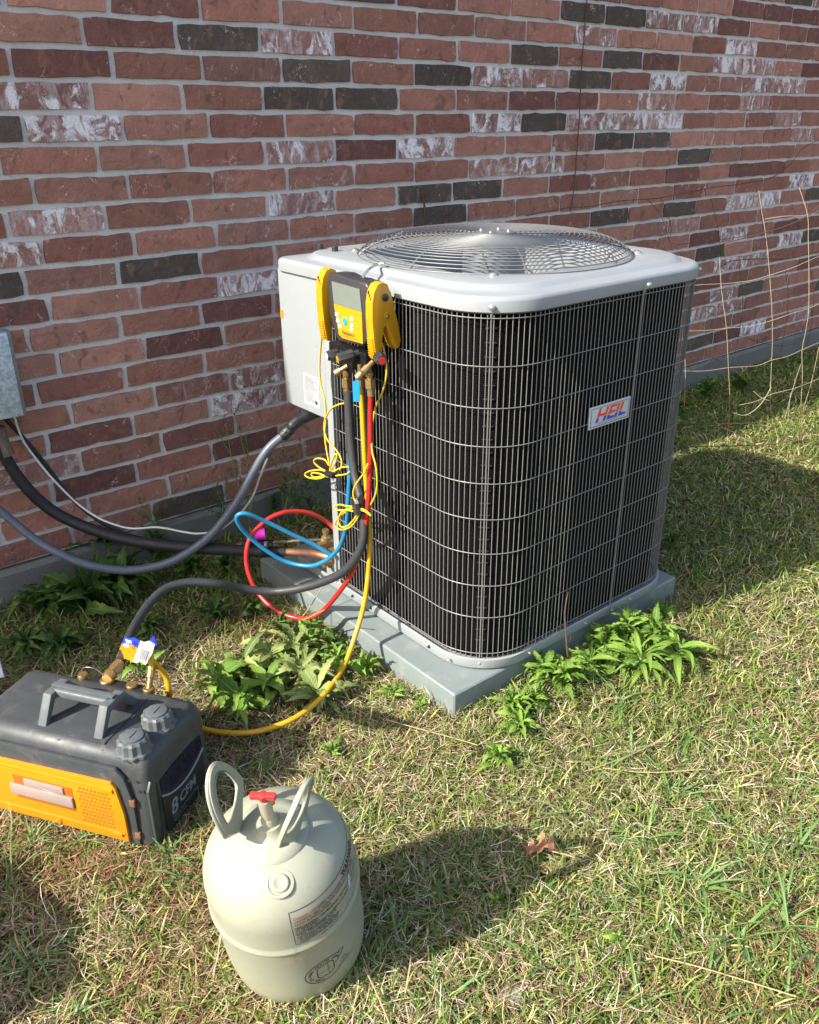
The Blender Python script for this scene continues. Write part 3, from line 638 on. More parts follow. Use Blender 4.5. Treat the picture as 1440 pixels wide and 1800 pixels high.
# local frame: u along -y (photo right), v up, w out of the face (-x)
GX = .828
FG = frame((GX, -.850, .915), (0, -1, 0), (0, 0, 1), (-1, 0, 0))
pl, prr = P3(576, 487, 'X', GX), P3(645, 506, 'X', GX)
def G(x, y): q = P3(x, y, 'X', GX); return (-(q[1]+.850), q[2]-.915)
tl, tr_, br, bl = G(574, 480), G(649, 502), G(641, 611), G(590, 598)
prof = [(tl[0], tl[1]-.012), (tl[0]+.012, tl[1]+.002), (tl[0]+.05, tl[1]+.004), ((tl[0]+tr_[0])/2, tl[1]-.001), (tr_[0]-.05, tr_[1]+.006), (tr_[0]-.012, tr_[1]+.004), (tr_[0]+.002, tr_[1]-.012), (tr_[0]-.001, -.02), (br[0]+.001, br[1]+.01), (br[0]-.008, br[1]), (bl[0]+.008, bl[1]), (bl[0]-.001, bl[1]+.012), (tl[0]+.004, -.01)]
MB().prism(prof[::-1], .048, FG @ Matrix.Translation((0, 0, -.048)), bev=.007).build('gauge_body', M['gblack'], ga, angle=50)
a = [G(584, 494), G(633, 508), G(637, 548), G(588, 533)]; MB().prism(a[::-1], .0016, FG @ Matrix.Translation((0, 0, .0002))).build('display', M['screen'], ga, smooth=False)
a = [G(588, 533.5), G(612, 541), G(637, 548.5), G(639, 604), G(603, 594), G(597, 588)]; MB().prism(a[::-1], .0016, FG @ Matrix.Translation((0, 0, .0002))).build('face_plate', M['gyellow'], ga, smooth=False)
def on_face(x, y): u, v = G(x, y); return FG @ Matrix.Translation((u, v, .0018))
for x, y in ((594, 552), (596, 563), (600, 573), (620, 560), (620, 571), (620, 579)): MB().box((0, 0, .001), (.012, .0085, .002), on_face(x, y), bev=.0009).build('button', M['button'], ga)
MB().lathe([(.0085, 0), (.0085, .002), (.007, .0028)], 18, on_face(608, 564)).build('round_button', M['cyan'], ga)
uT, vT = G(601, 585); uR, vR = G(635, 595)
Tf = frame(P3(601, 586.5, 'X', GX-.0022), P3(634, 596, 'X', GX)-P3(601, 586.5, 'X', GX), (0, 0, 1), (-1, 0, 0))
def glyph(s, size, x, y, mat, parent, F, shear=0, bold=0, sp=1, name='lettering', align='LEFT', z=0):
    vs, fs = text_geo(s, size, shear, bold, sp, align); return MB().add([(a+x, b_+y, z) for a, b_, _ in vs], fs, F).build(name, M[mat], parent, smooth=False)
glyph('Fieldpiece', .0125, 0, 0, 'ink', ga, Tf, .1, .0002); glyph('DIGITAL REFRIGERANT GAUGE MANIFOLD', .0034, -.004, -.0055, 'ink', ga, Tf)
for x, y, s in ((587, 548, 'MODE'), (590, 560, 'HOLD'), (628, 555, 'UP'), (630, 566, 'ESC'), (630, 577, 'DN')): glyph(s, .003, 0, 0, 'ink', ga, on_face(x, y))
# manifold block, knobs and ports
mz = .822; FM = frame((.838, -.862, mz), (0, -1, 0), (0, 0, 1), (-1, 0, 0))
bkt = G(583, 601); MB().box((-.002, .006, .0), (.150, .022, .028), FM, bev=.003).box((.018, -.020, 0), (.106, .042, .030), FM, bev=.004).build('manifold_block', M['manif'], ga, angle=40)
def kn(px_, py_, X, d, cap, r=.0135, ln=.036):
    q = P3(px_, py_, 'X', X); d = np.array(d, float); d /= np.linalg.norm(d)
    kb = MB().lathe([(r*.55, -ln-.012), (r*.55, -ln), (r*.9, -ln+.002), (r, -ln+.006), (r, -.004), (r*.86, 0)], 32, aim(q, d), lobes=8, amp=.07).build('valve_knob', M['knob'], ga, angle=40)
    MB().lathe([(r*.66, 0), (r*.66, .0014)], 16, aim(q, d)).build('knob_cap', M[cap], ga)
kn(575, 626, .792, (-.9, .35, -.15), 'white', .012, .03); kn(594, 632, .778, (-.9, .30, -.2), 'gyellow', .0135, .04)
kn(672, 634, .815, (-.35, -.95, -.1), 'red', .013, .034)
for (x0, y0, x1, y1, X, r) in ((609, 640, 610, 690, .836, .0095), (632, 640, 635, 688, .822, .008), (648, 640, 652, 692, .815, .009)):
    a, b_ = P3(x0, y0, 'X', X), P3(x1, y1, 'X', X); d = b_-a; ln = np.linalg.norm(d)
    MB().lathe([(r*.7, 0), (r*.7, ln*.25), (r, ln*.27), (r, ln*.40), (r*.75, ln*.42), (r*.75, ln*.5)], 14, aim(a, d)).lathe([(r*1.35, ln*.5), (r*1.35, ln*.8)], 6, aim(a, d)).lathe([(r*1.0, ln*.8), (r*.95, ln*1.08)], 14, aim(a, d)).build('brass_port', M['brass'], ga, angle=25)
for x, y, X, d in ((592, 655, .80, (-.7, .45, -.5)), (640, 652, .795, (-.8, .1, -.6)), (630, 662, .80, (-.6, .3, -.7))):
    q = P3(x, y, 'X', X); d = np.array(d); d = d/np.linalg.norm(d); MB().lathe([(.006, -.03), (.006, -.012), (.009, -.011), (.009, .004), (.006, .006)], 14, aim(q, d)).build('brass_cap', M['brass'], ga, angle=25)
MB().tube(path3('624,650,X.80 627,660,X.795 626,668,X.79'), .0006, 5).build('tag_wire', M['steel'], ga)
hk = [P3(640, 488, 'X', GX+.01), P3(650, 480, 'X', GX+.06)]; hk = [P3(638, 487, 'X', GX-.004+.02), P3(648, 474, 'Z', 1.016), P3(662, 465, 'Z', 1.018), P3(676, 462, 'Z', 1.022)]
MB().tube(hk, .0032, 8, smooth=5).build('hanging_hook', M['steel'], ga)
tg = empty('blue_tag', P3(626, 690, 'X', .79), label='small bright blue plastic tag hanging under the gauge manifold', cat='tag')
q = [P3(620, 670, 'X', .792), P3(632, 669, 'X', .792), P3(632, 706, 'X', .792), P3(621, 706, 'X', .792)]; MB().add(q+[p+np.array([.0015, 0, 0]) for p in q], [(0, 1, 2, 3), (7, 6, 5, 4), (0, 4, 5, 1), (1, 5, 6, 2), (2, 6, 7, 3), (3, 7, 4, 0)]).build('tag_sheet', M['bluetag'], tg, smooth=False)
# two pipe clamps clipped to the sides
def clamp(pxl, pyt, X, label, side):
    q = P3(pxl, pyt, 'X', X); root = empty('pipe_clamp', q, label=label, cat='pipe clamp')
    # profile in (x, z): inverted V of two jaws; thickness along y
    F = frame(q, (1, 0, 0), (0, 0, 1), (0, -1, 0)); t = .026
    out = [(0, -.012), (.010, .004), (.024, .008), (.038, .002), (.050, -.025), (.066, -.085), (.074, -.125), (.070, -.142), (.058, -.146), (.050, -.132), (.040, -.105), (.032, -.088), (.026, -.092), (.022, -.115), (.020, -.150), (.014, -.166), (.003, -.162), (-.003, -.12), (-.006, -.07), (-.005, -.035)]
    MB().prism(out, t, F @ Matrix.Translation((0, 0, -t/2)), bev=.003).build('clamp_jaws', M['gyellow'], root, angle=50)
    MB().lathe([(.0085, 0), (.0085, .003), (.007, .004)], 16, F @ Matrix.Translation((.030, -.026, t/2-.0005))).build('side_button', M['knob'], root)
    MB().lathe([(.006, 0), (.006, .003), (.003, .004), (.003, .006)], 12, F @ Matrix.Translation((.034, -.068, t/2-.0005))).build('pivot_screw', M['brass'], root)
    MB().lathe([(.009, 0), (.009, .0014)], 14, F @ Matrix.Translation((.034, -.068, t/2-.0005))).build('pivot_boss', M['gyellow'], root)
    gr = MB()
    for k_ in range(8): gr.box((-.0045+.0012*k_*.5, -.115-.0055*k_, 0), (.003, .0022, t*.8), F)
    gr.build('finger_ribs', M['gyellow'], root, smooth=False)
    sl_ = MB()
    for k_ in range(3): sl_.box((-.0015-.0006*k_, -.014-.0065*k_, (k_-1)*.005), (.003, .007, .0022), F)
    sl_.build('moulded_slots', M['gblack'], root, smooth=False); return root
cr_ = clamp(651, 503, .815, 'yellow pipe clamp with open jaws clipped right of the gauge', 1)
cl_ = clamp(562, 478, .835, 'yellow pipe clamp clipped left of the gauge seen edge on', -1)
c1 = hose('clamp_cable', path3('567,583,X.845 564,610,X.855 562,645,X.86 564,675,X.86 571,703,X.855 573,735,X.855 571,765,X.85 575,795,X.845 579,818,X.84 571,808,X.835 557,806,X.83 552,812,X.83 562,822,X.835 576,830,X.84 563,826,X.83 545,828,X.825 536,834,X.825 544,840,X.825 562,841,X.83 578,832,X.84 582,815,X.84 588,800,X.842 592,799,X.842 590,812,X.84 582,830,X.84 600,822,X.835 613,821,X.832 618,825,X.83 610,833,X.83 592,836,X.835 577,838,X.838 560,832,X.828 548,832,X.824 552,839,X.826 572,836,X.838'), .0024, M['yellowc'], 'thin yellow cable from the left clamp bunched beside the corner post', 'cable', 7, sm=5)
MB().tube(path3('574,832,X.832 588,836,X.83'), .0085, 8).build('cable_tie', M['tape'], c1)
c1b = hose('clamp_cable', path3('610,708,X.836 596,711,X.842 583,718,X.85 573,733,X.853 570,752,X.852 575,772,X.848 588,787,X.843 598,802,X.84 601,815,X.838 598,826,X.836'), .0024, M['yellowc'], 'thin yellow cable emerging behind the dark hose and dropping to the cable bunch', 'cable', 7)
c2 = hose('clamp_cable', path3('664,584,X.84 672,605,X.842 679,635,X.845 679,662,X.845 672,690,X.842 660,717,X.835 655,750,X.825 654,790,X.81 661,820,X.805 663,850,X.805 660,870,X.805 652,887,X.805'), .0024, M['yellowc'], 'thin yellow cable from the right clamp passing behind the red hose', 'cable', 7)
c3 = hose('clamp_cable', path3('647,815,X.80 640,832,X.795 630,845,X.79 622,860,X.788 622,875,X.788 628,888,X.79 612,890,X.79 598,887,X.79 589,890,X.79 593,896,X.79 610,898,X.79 600,905,X.788 591,915,X.786 590,925,X.786 600,931,X.786 615,927,X.786 626,915,X.787 630,903,X.788 612,897,X.788 600,902,X.786 595,914,X.785 600,926,X.785 612,924,X.785 626,908,X.786 628,898,X.787 640,898,X.79 652,906,X.792 640,896,X.79 622,893,X.79 600,898,X.787'), .0024, M['yellowc'], 'thin yellow cable coiled and tied against the dark hose', 'cable', 7, sm=5)
MB().tube(path3('626,886,X.785 630,905,X.783'), .011, 8).build('cable_tie', M['tape'], c3)
MB().tube(path3('628,878,X.80 634,898,X.795'), .0155, 10).build('hose_strap', M['tape'], vac)

# ================================================================ VACUUM PUMP
MR = Matrix.Rotation(_th, 3, 'Z')
pu = empty('vacuum_pump', _mA, MR, label='dark grey vacuum pump with orange front panel and carrying handle', cat='vacuum pump')
TM = WM[pu]
def pbuild(b, name, mat, angle=35, parent=pu, smooth=True): return b.build(name, mat, parent, smooth=smooth, world=False, angle=angle)
# body: lofted cross sections along y (width), each a rounded trapezoid in x z
def sect(y, dx, dz_, x0=.0, x1=.222, zt=.222):
    out = []; r = .035
    def arc(cx, cz, a0, a1, r, n=6): return [(cx+r*math.cos(R(a0+(a1-a0)*i/n)), y, cz+r*math.sin(R(a0+(a1-a0)*i/n))) for i in range(n+1)]
    X0_, X1_, Z1 = x0+dx, x1-dx, zt-dz_
    out += arc(X0_+.012, .012, 180, 270, .012, 3); out += arc(X1_-.012, .012, 270, 360, .012, 3); out += arc(X1_-r-.006, Z1-r, 0, 90, r); out += arc(X0_+r*.9+.006, Z1-r*.9, 90, 180, r*.9); return out
ys = [(-.006, .018, .030), (-.003, .009, .016), (.004, .003, .006), (.014, 0, 0), (.40, 0, 0), (.412, .003, .006), (.419, .009, .016), (.422, .018, .03)]
b = MB(); b.loft([sect(*t) for t in ys][::-1], cap0=True, cap1=True); pbuild(b, 'pump_body', M['mbody'], 40)
# raised rim framing the front, orange panel with ribs, slots and holes
b = MB(); b.prism([(.030, .008), (.392, .008), (.386, .150), (.372, .196), (.060, .196), (.042, .176), (.030, .120)], .010, frame((.004, 0, 0), (0, 1, 0), (0, 0, 1), (1, 0, 0)) @ Matrix.Translation((0, 0, -.010)), bev=.004); pbuild(b, 'front_rim', M['mbody'], 40)
FO = frame((-.0065, 0, 0), (0, -1, 0), (0, 0, 1), (-1, 0, 0))   # u = -y, v = z, w = -x
def prisO(poly, h, z0=0, bev=.0015): return MB().prism([(-y, z) for y, z in poly][::-1] if False else [(-y, z) for y, z in poly], h, FO @ Matrix.Translation((0, 0, z0)), bev=bev)
pbuild(prisO([(.050, .020), (.380, .020), (.372, .160), (.070, .166), (.060, .155), (.050, .090)], .007, 0), 'orange_panel', M['orange'], 40)
pbuild(MB().box((-.215, .040, .007), (.32, .004, .004), FO, bev=.0015).box((-.215, .148, .007), (.30, .004, .004), FO, bev=.0015).box((-.075, .148, .008), (.02, .010, .006), FO, bev=.002).box((-.070, .038, .008), (.02, .010, .006), FO, bev=.002), 'panel_ribs', M['orange'])
b = MB()
for i in range(10):
    for j in range(9):
        u = .078+.0088*j+(.0044 if i % 2 else 0); v = .050+.0094*i
        if u < .152: b.lathe([(.0029, 0), (.0029, .0004)], 8, FO @ Matrix.Translation((-u, v, .0070)))
pbuild(b, 'vent_holes', M['orangedk'])
pbuild(MB().box((-.235, .098, .0071), (.142, .060, .0010), FO, bev=.0003), 'window_recess', M['orangedk'])
pbuild(MB().box((-.240, .092, .0095), (.150, .026, .006), FO, bev=.003).box((-.232, .116, .0085), (.095, .018, .004), FO, bev=.003), 'oil_window', M['lens'])
for y, z in ((.028, .178), (.012, .150)): pbuild(MB().lathe([(.004, 0), (.004, .0006)], 10, frame((-.0, y, z), (0, -1, 0), (0, 0, 1), (-1, 0, 0)) @ Matrix.Translation((0, 0, .0065 if y > .02 else .001))), 'screw_hole', M['mdark'])
for z in (.118, .035): pbuild(MB().box((-.0035, .033, z), (.006, .012, .016), bev=.001), 'panel_clip', M['copper'])
# side: corner pillar, dark recess, curved lip, printed badge panel
b = MB(); b.prism([(.0, .004), (.030, .004), (.034, .150), (.012, .168), (0, .150)], .006, frame((0, 0, 0), (1, 0, 0), (0, 0, 1), (0, -1, 0)), bev=.002); pbuild(b, 'corner_pillar', M['mbody'], 40)
FSd = frame((0, -.0064, 0), (1, 0, 0), (0, 0, 1), (0, -1, 0))
b = MB(); b.prism([(.034, .012), (.185, .012), (.185, .100), (.160, .092), (.120, .086), (.08, .090), (.034, .112)], .004, FSd, bev=.001); pbuild(b, 'side_panel', M['mdark'], 40)
b = MB(); b.prism([(.036, .118), (.08, .100), (.12, .098), (.16, .104), (.188, .112), (.188, .142), (.15, .150), (.09, .152), (.036, .150)], .0016, FSd); pbuild(b, 'side_grip', M['navy'], 40)
pts = [(.034, -.010, .114), (.058, -.012, .101), (.09, -.013, .0925), (.12, -.013, .092), (.155, -.012, .098), (.19, -.009, .108)]
pbuild(MB().tube(pts, .0022, 6, smooth=4), 'grip_lip', M['inkgrey'])
FT = frame((0, -.0110, 0), (1, 0, 0), (0, 0, 1), (0, -1, 0))
def ptext(s, size, x, y, mat, **k_):
    vs, fs = text_geo(s, size, **k_); return pbuild(MB().add([(a_+x, b_+y, 0) for a_, b_, _ in vs], fs, FT), 'lettering', M[mat], smooth=False)
ptext('8', .050, .052, .044, 'inklight', bold=.0012, shear=.1); ptext('CFM', .032, .084, .050, 'inklight', bold=.0008, shear=.1)
ptext('Rotary Vane Vacuum Pump', .0088, .056, .034, 'inklight'); ptext('Bomba de vacio', .0070, .058, .025, 'inkgrey')
# top: handle, knobs, ports
zt = .2215
b = MB()
for y in (.130, .262):
    vsA = [(.030, zt-.004), (.044, zt-.004), (.074, .262), (.112, .262), (.150, zt-.004), (.170, zt-.004), (.120, .280), (.066, .280)]
    b.prism(vsA, .020, frame((0, y, 0), (1, 0, 0), (0, 0, 1), (0, -1, 0)), bev=.0025)
pbuild(b, 'handle_bracket', M['mknob'], 40)
b = MB(); b.box((.094, .186, .272), (.030, .130, .020), bev=.007, seg=3).box((.094, .186, .2845), (.012, .145, .004), bev=.0012); pbuild(b, 'handle_grip', M['mknob'], 40)
b = MB(); b.box((.10, .186, zt+.001), (.148, .175, .004), bev=.0015); pbuild(b, 'handle_base', M['mbody'])
for x, y in ((.04, .12), (.04, .255), (.155, .125), (.155, .25)): pbuild(MB().lathe([(.004, 0), (.004, .002), (.002, .003)], 8, Matrix.Translation((x, y, zt+.003))), 'handle_screw', M['steel'])
for x, y in ((.020, .10), (.020, .20)): pbuild(MB().lathe([(.004, 0), (.004, .002)], 8, Matrix.Translation((x, y, zt-.007))), 'top_screw', M['steel'])
for x, y in ((.038, .040), (.118, .038)):
    kb = pbuild(MB().lathe([(.036, -.004), (.036, .002), (.032, .004), (.0305, .008), (.0295, .024), (.026, .0285), (.012, .0300)], 48, Matrix.Translation((x, y, zt-.004)), lobes=12, amp=.05), 'oil_cap', M['mknob'], 30)
    pbuild(MB().lathe([(.0215, .0), (.0215, .0035), (.0195, .0045)], 28, Matrix.Translation((x, y, zt+.0245))), 'cap_disc', M['mknob'])
    MB().box((x, y, zt+.0300), (.022, .003, .0015)).build('cap_tab', M['mknob'], pu, world=False)
for i, (x, y) in enumerate(((.208, .285), (.208, .222), (.208, .160), (.208, .118))):
    s = (.9, 1.25, 1, 1)[i]; pbuild(MB().lathe([(.008*s, -.02), (.008*s, 0), (.0125*s, .001), (.0125*s, .013), (.011*s, .0155)], 18, Matrix.Translation((x, y, zt-.012))), 'brass_port', M['brass'], 30)
pbuild(MB().tube([(.208, .285, .232), (.20, .27, .250), (.205, .245, .248), (.21, .225, .225)], .0007, 5, smooth=4), 'cap_tether', M['steel'])
pbuild(MB().box((.208, .19, .205), (.03, .15, .022), bev=.004), 'port_block', M['mdark'])
# hose end fittings on the pump
e = vp[-1]; tgt = ml(.208, .222, .224); d = e-tgt
MB().tube([e+(e-vp[-2])*-.05, tgt+d*.45], .0112, 12).build('hose_end', M['vachose'], vac)
dd = d/np.linalg.norm(d); MB().lathe([(.0125, .0), (.014, .004), (.014, .016), (.0115, .02)], 16, aim(tgt, dd)).lathe([(.0135, .02), (.0135, .042)], 6, aim(tgt, dd)).lathe([(.0118, .042), (.0118, .05)], 14, aim(tgt, dd)).build('brass_fitting', M['brass'], vac, angle=25)
t2 = ml(.208, .118, .222); e2 = yp[-1]
MB().lathe([(.006, 0), (.006, .022), (.009, .024), (.009, .040)], 10, aim(t2, (np.array(ml(.238, .120, .27))-t2))).build('hose_stub', M['brass'], yelh, angle=25)
MB().tube([ml(.226, .119, .252), ml(.244, .128, .272), ml(.252, .132, .300)], .0062, 8, smooth=4).build('hose_crook', M['yellowh'], yelh)
MB().lathe([(.0085, 0), (.0095, .004), (.0095, .018), (.007, .022)], 10, aim(ml(.240, .131, .292), (0, 0.05, 1))).build('brass_cap', M['brass'], yelh, angle=25)
# hang tag wrapped on the vacuum hose
tgx = empty('hose_tag', P3(240, 1140, 'X', .23), label='blue, orange and white paper tag wrapped round the dark hose above the pump', cat='tag')
def tagp(x, y, X): return P3(x, y, 'X', X)
def tquad(pxs, mat, name):
    n = 7; rows = []
    for (x0, y0, xx0), (x1, y1, xx1) in pxs:
        rows.append([tagp(x0+(x1-x0)*i/n, y0+(y1-y0)*i/n+2.0*math.sin(i*1.1), xx0+(xx1-xx0)*i/n) for i in range(n+1)])
    vs = [p for r_ in rows for p in r_]; m = n+1; vs2 = [p+np.array([.0006, .0006, 0]) for p in vs]; k_ = len(vs)
    fs = [(j*m+i, j*m+i+1, (j+1)*m+i+1, (j+1)*m+i) for j in range(len(rows)-1) for i in range(n)]; fs += [tuple(k_+q for q in f)[::-1] for f in fs]
    return MB().add(vs+vs2, fs).build(name, M[mat], tgx)
XA, XB, XD = .205, .185, .155
tquad([((219, 1118, XA), (247, 1126, XB)), ((214, 1131, XA), (243, 1138, XB))], 'tagblue', 'tag_blue_panel')
tquad([((214, 1131, XA), (243, 1138, XB)), ((204, 1156, XA), (234, 1163, XB))], 'tagorange', 'tag_orange_panel')
tquad([((247, 1126, XB), (272, 1131, XD)), ((243, 1138, XB), (268, 1146, XD)), ((234, 1163, XB), (256, 1167, XD))], 'label', 'tag_white_panel')
def tag_text(s, size, x, y, x2, y2, X, mat, **k_):
    o_ = P3(x, y, 'X', X); u_ = P3(x2, y2, 'X', X)-o_; v_ = np.cross(np.array([-1, -.2, .2]), u_); glyph(s, size, 0, 0, mat, tgx, frame(o_, u_, v_, np.cross(u_, v_)), **k_)
tag_text('YELLOW', .0098, 221, 1129, 245, 1135, XB-.010, 'white', bold=.0004); tag_text('JACKET', .0098, 218, 1136, 242, 1142, XB-.010, 'white', bold=.0004)
tag_text('660', .0075, 213, 1144, 226, 1147, XB-.008, 'ink')
br_ = MB()
for i in range(12):
    a_, b_ = P3(248+i*1.0+3, 1140+i*.5, 'X', XD-.004), P3(245+i*1.0, 1158+i*.5, 'X', XD-.004); wd = (.0003, .0006, .0004)[i % 3]; br_.tube([a_, b_], wd, 4)
br_.build('bar_lines', M['ink'], tgx, smooth=False)
tg2 = MB(); q = [P3(262, 1128, 'X', .262), P3(267, 1120, 'X', .26), P3(271, 1120, 'X', .258), P3(276, 1133, 'X', .256), P3(270, 1143, 'X', .258)]
tg2.add(q+[p+np.array([.002, .002, 0]) for p in q], [(0, 1, 2, 3, 4), (9, 8, 7, 6, 5)]).build('blue_sleeve_label', M['tagblue'], yelh, smooth=False)
o_ = P3(266, 1135, 'X', .250); glyph('A', .010, 0, 0, 'white', yelh, frame(o_, (.5, -.86, 0), (0, 0, 1), (-.86, -.5, 0)), bold=.0004)

# ================================================================ REFRIGERANT CYLINDER
ta = np.array([-.1700, -.1370, 1.]); ta /= np.linalg.norm(ta)
tq = Vector(ta).to_track_quat('Z', 'Y').to_matrix()
e1 = np.cross([0, 1, 0], ta); e1 /= np.linalg.norm(e1); e2 = np.cross(ta, e1)
TR = Matrix(((e1[0], e2[0], ta[0]), (e1[1], e2[1], ta[1]), (e1[2], e2[2], ta[2])))
tk = empty('refrigerant_cylinder', (.1945, -1.5456, .004), TR, label='scuffed cream refrigerant cylinder with twin lugs and red valve on the grass', cat='gas cylinder')
RT = .1190; TH = .352
def tprof():
    pr_ = [(0.0, .012), (.06, .008), (.082, .0), (.094, .004), (.106, .018), (.115, .040), (RT-.001, .07), (RT, .10), (RT, .200), (RT+.0008, .2055), (RT+.0036, .209), (RT+.0040, .212), (RT+.0036, .215), (RT+.001, .2185), (RT+.0005, .225), (RT, .262)]
    for i in range(1, 17):
        a = math.pi/2*i/17; r_ = RT*math.cos(a)**.70; z = .262+.090*math.sin(a)**.95
        if r_ > .045: pr_.append((r_, z))
    pr_ += [(.030, .3535), (.0, .355)]; return pr_
def rprof(z):
    pr_ = [p for p in tprof() if p[1] >= .225 and p[0] > .04]; return float(np.interp(z, [p[1] for p in pr_], [p[0] for p in pr_])) if z > .225 else RT
def tb(b, name, mat, **k_): return b.build(name, mat, tk, world=False, **k_)
tb(MB().lathe(tprof(), 96), 'cylinder_body', M['tank'], angle=60)
def tsurf(r):
    pr_ = tprof()
    pts = [(q[0], q[1]) for q in pr_ if q[1] > .26][::-1]; return float(np.interp(r, [p[0] for p in pts], [p[1] for p in pts]))
# angle of the camera-facing side in tank space
cv = TR.transposed() @ Vector(CAM-np.array([.19, -1.54, .2])); AC_ = math.atan2(cv[1], cv[0])
# collar plate, two lugs (bent plates with a finger hole), valve
tb(MB().lathe([(.058, .344), (.055, .3525), (.040, .3565), (.028, .359), (.021, .366), (.018, .374)], 32), 'collar', M['tank'], angle=60)
tb(MB().lathe([(.0, .350), (.0140, .356), (.0125, .384), (.0100, .388)], 20), 'valve_base', M['tank'], angle=40)
tb(MB().lathe([(.0098, .384), (.0098, .424), (.0085, .428)], 20), 'valve_stem', simple('dull_valve', (.40, .37, .29), .45, .3, .15, 80, .1, 300, .6, (.25, .15, .08), 60), angle=40)
vd = np.array([math.cos(AC_+R(62)), math.sin(AC_+R(62)), .12]); vn = np.array([-vd[1], vd[0], 0])
b = MB(); Fv = frame((0, 0, .436), vd, np.cross([0, 0, 1], vd), (0, 0, 1))
b.prism([(-.0205, -.0035), (-.018, -.005), (-.006, -.0045), (0, -.0085), (.006, -.0045), (.018, -.005), (.0205, -.0035), (.0205, .0035), (.018, .005), (.006, .0045), (0, .0085), (-.006, .0045), (-.018, .005), (-.0205, .0035)], .009, Fv @ Matrix.Translation((0, 0, -.003)), bev=.0018); b.lathe([(.006, .424), (.006, .437)], 14); tb(b, 'valve_handle', M['red'], angle=40)
tb(MB().box((.012, .003, .410), (.008, .008, .014), bev=.002), 'valve_outlet', M['brass'])
def lug(a0, r0=.052, lean=.010, name='carry_lug'):
    """bent steel lug: a plate on an arc about the axis, leaning out with height, with one big finger opening and two small windows"""
    Hh = .152; K = 64
    def pos(s, h):
        rad = r0+lean*(h/Hh)**1.25; a = a0+s/(.062+.25*h); bulge = .020*(1-math.cos(min(abs(s)/.05, 1.5)))
        r_ = rad+bulge; z = .352+h*.93; return np.array([r_*math.cos(a), r_*math.sin(a), max(z, tsurf(min(r_, .118))-.001)])
    def WW(h): return .007+.055*min(1, (h/.058))**.85 if h < .058 else .062*max(0, 1-((h-.058)/(Hh-.0579))**2.3)**.5
    def outer(t):   # closed outline, t = 0 at the foot, going round
        c_, s_ = math.cos(t), math.sin(t); h = Hh*(.5-.5*c_); w_ = WW(h); return (w_ if s_ >= 0 else -w_, h)
    def inner(t):
        c_, s_ = math.cos(t), math.sin(t); h = .0925-.0435*c_; w_ = max(0, WW(h)-.0165)*min(1, abs(s_)**.55*1.08); return (w_ if s_ >= 0 else -w_, h)
    rows = []
    for j in range(6):
        u = j/5; rows.append([pos(*[(1-u)*a_+u*b_ for a_, b_ in zip(outer(2*math.pi*k_/K), inner(2*math.pi*k_/K))]) for k_ in range(K)])
    me = MB().loft(rows).build(name, M['tank'], me_only=True, angle=180); o = put(name, me, tk)
    s_ = o.modifiers.new('s', 'SOLIDIFY'); s_.thickness = .0055; s_.offset = 0; q_ = o.modifiers.new('b', 'SUBSURF'); q_.levels = 1; q_.render_levels = 1
    # turned-in stiffening lip round the opening
    rim = [pos(*inner(2*math.pi*k_/K)) for k_ in range(K+1)]; rim = [p*np.array([.93, .93, 1]) for p in rim]
    tb(MB().loft([[pos(*inner(2*math.pi*k_/K)) for k_ in range(8, 57)], rim[8:57]], closed=False), 'lug_lip', M['tank'], angle=180)
    # outer edge rolled away from the valve
    ed = [pos(*outer(2*math.pi*k_/K)) for k_ in range(9, 56)]; sc_ = lambda p, q: np.array([p[0]*q, p[1]*q, p[2]-.001*(q-1)*20])
    e2_ = MB().loft([ed, [sc_(p, 1.04) for p in ed], [sc_(p, 1.075) for p in ed]], closed=False).build('lug_flange', M['tank'], me_only=True, angle=180); fo_ = put('lug_flange', e2_, tk); m2_ = fo_.modifiers.new('s', 'SOLIDIFY'); m2_.thickness = .003
    return o
lug(AC_-R(113), .048, .020); lug(AC_+R(50), .042, .030)
# rupture disc boss facing the camera
ab = AC_-R(4); rb = .080; zb_ = tsurf(rb); nb = Vector((math.cos(ab)*.45, math.sin(ab)*.45, 1))
tb(MB().lathe([(.0215, -.002), (.0205, .0008), (.0175, .0012), (.0165, -.0002), (.0135, .0), (.0125, .0032), (.009, .0042), (.008, .0036)], 32, aim((rb*math.cos(ab), rb*math.sin(ab), zb_-.0005), nb)), 'relief_disc', M['tank'], angle=50)
# printing wrapped round the shell
def twrap(vs, a0, z0, dr=.0006): return [((rprof(z0+y)+dr)*math.cos(a0+x/RT), (rprof(z0+y)+dr)*math.sin(a0+x/RT), z0+y) for x, y, *_ in vs]
def subdiv_text(vs, fs, mx=.012):
    bm = bmesh.new(); v = [bm.verts.new((a_[0], a_[1], 0)) for a_ in vs]
    for f in fs:
        try: bm.faces.new([v[i] for i in f])
        except ValueError: pass
    bmesh.ops.triangulate(bm, faces=bm.faces)
    for _ in range(3):
        ed = [e_ for e_ in bm.edges if abs(e_.verts[0].co.x-e_.verts[1].co.x) > mx]
        if not ed: break
        bmesh.ops.subdivide_edges(bm, edges=ed, cuts=2); bmesh.ops.triangulate(bm, faces=bm.faces)
    bm.verts.index_update(); out = [tuple(v_.co) for v_ in bm.verts], [[v_.index for v_ in f.verts] for f in bm.faces]; bm.free(); return out
def ttext(s, size, a0, z0, mat, **k_):
    vs, fs = subdiv_text(*text_geo(s, size, **k_)); tb(MB().add(twrap(vs, a0, z0), fs), 'lettering', M[mat], smooth=False)
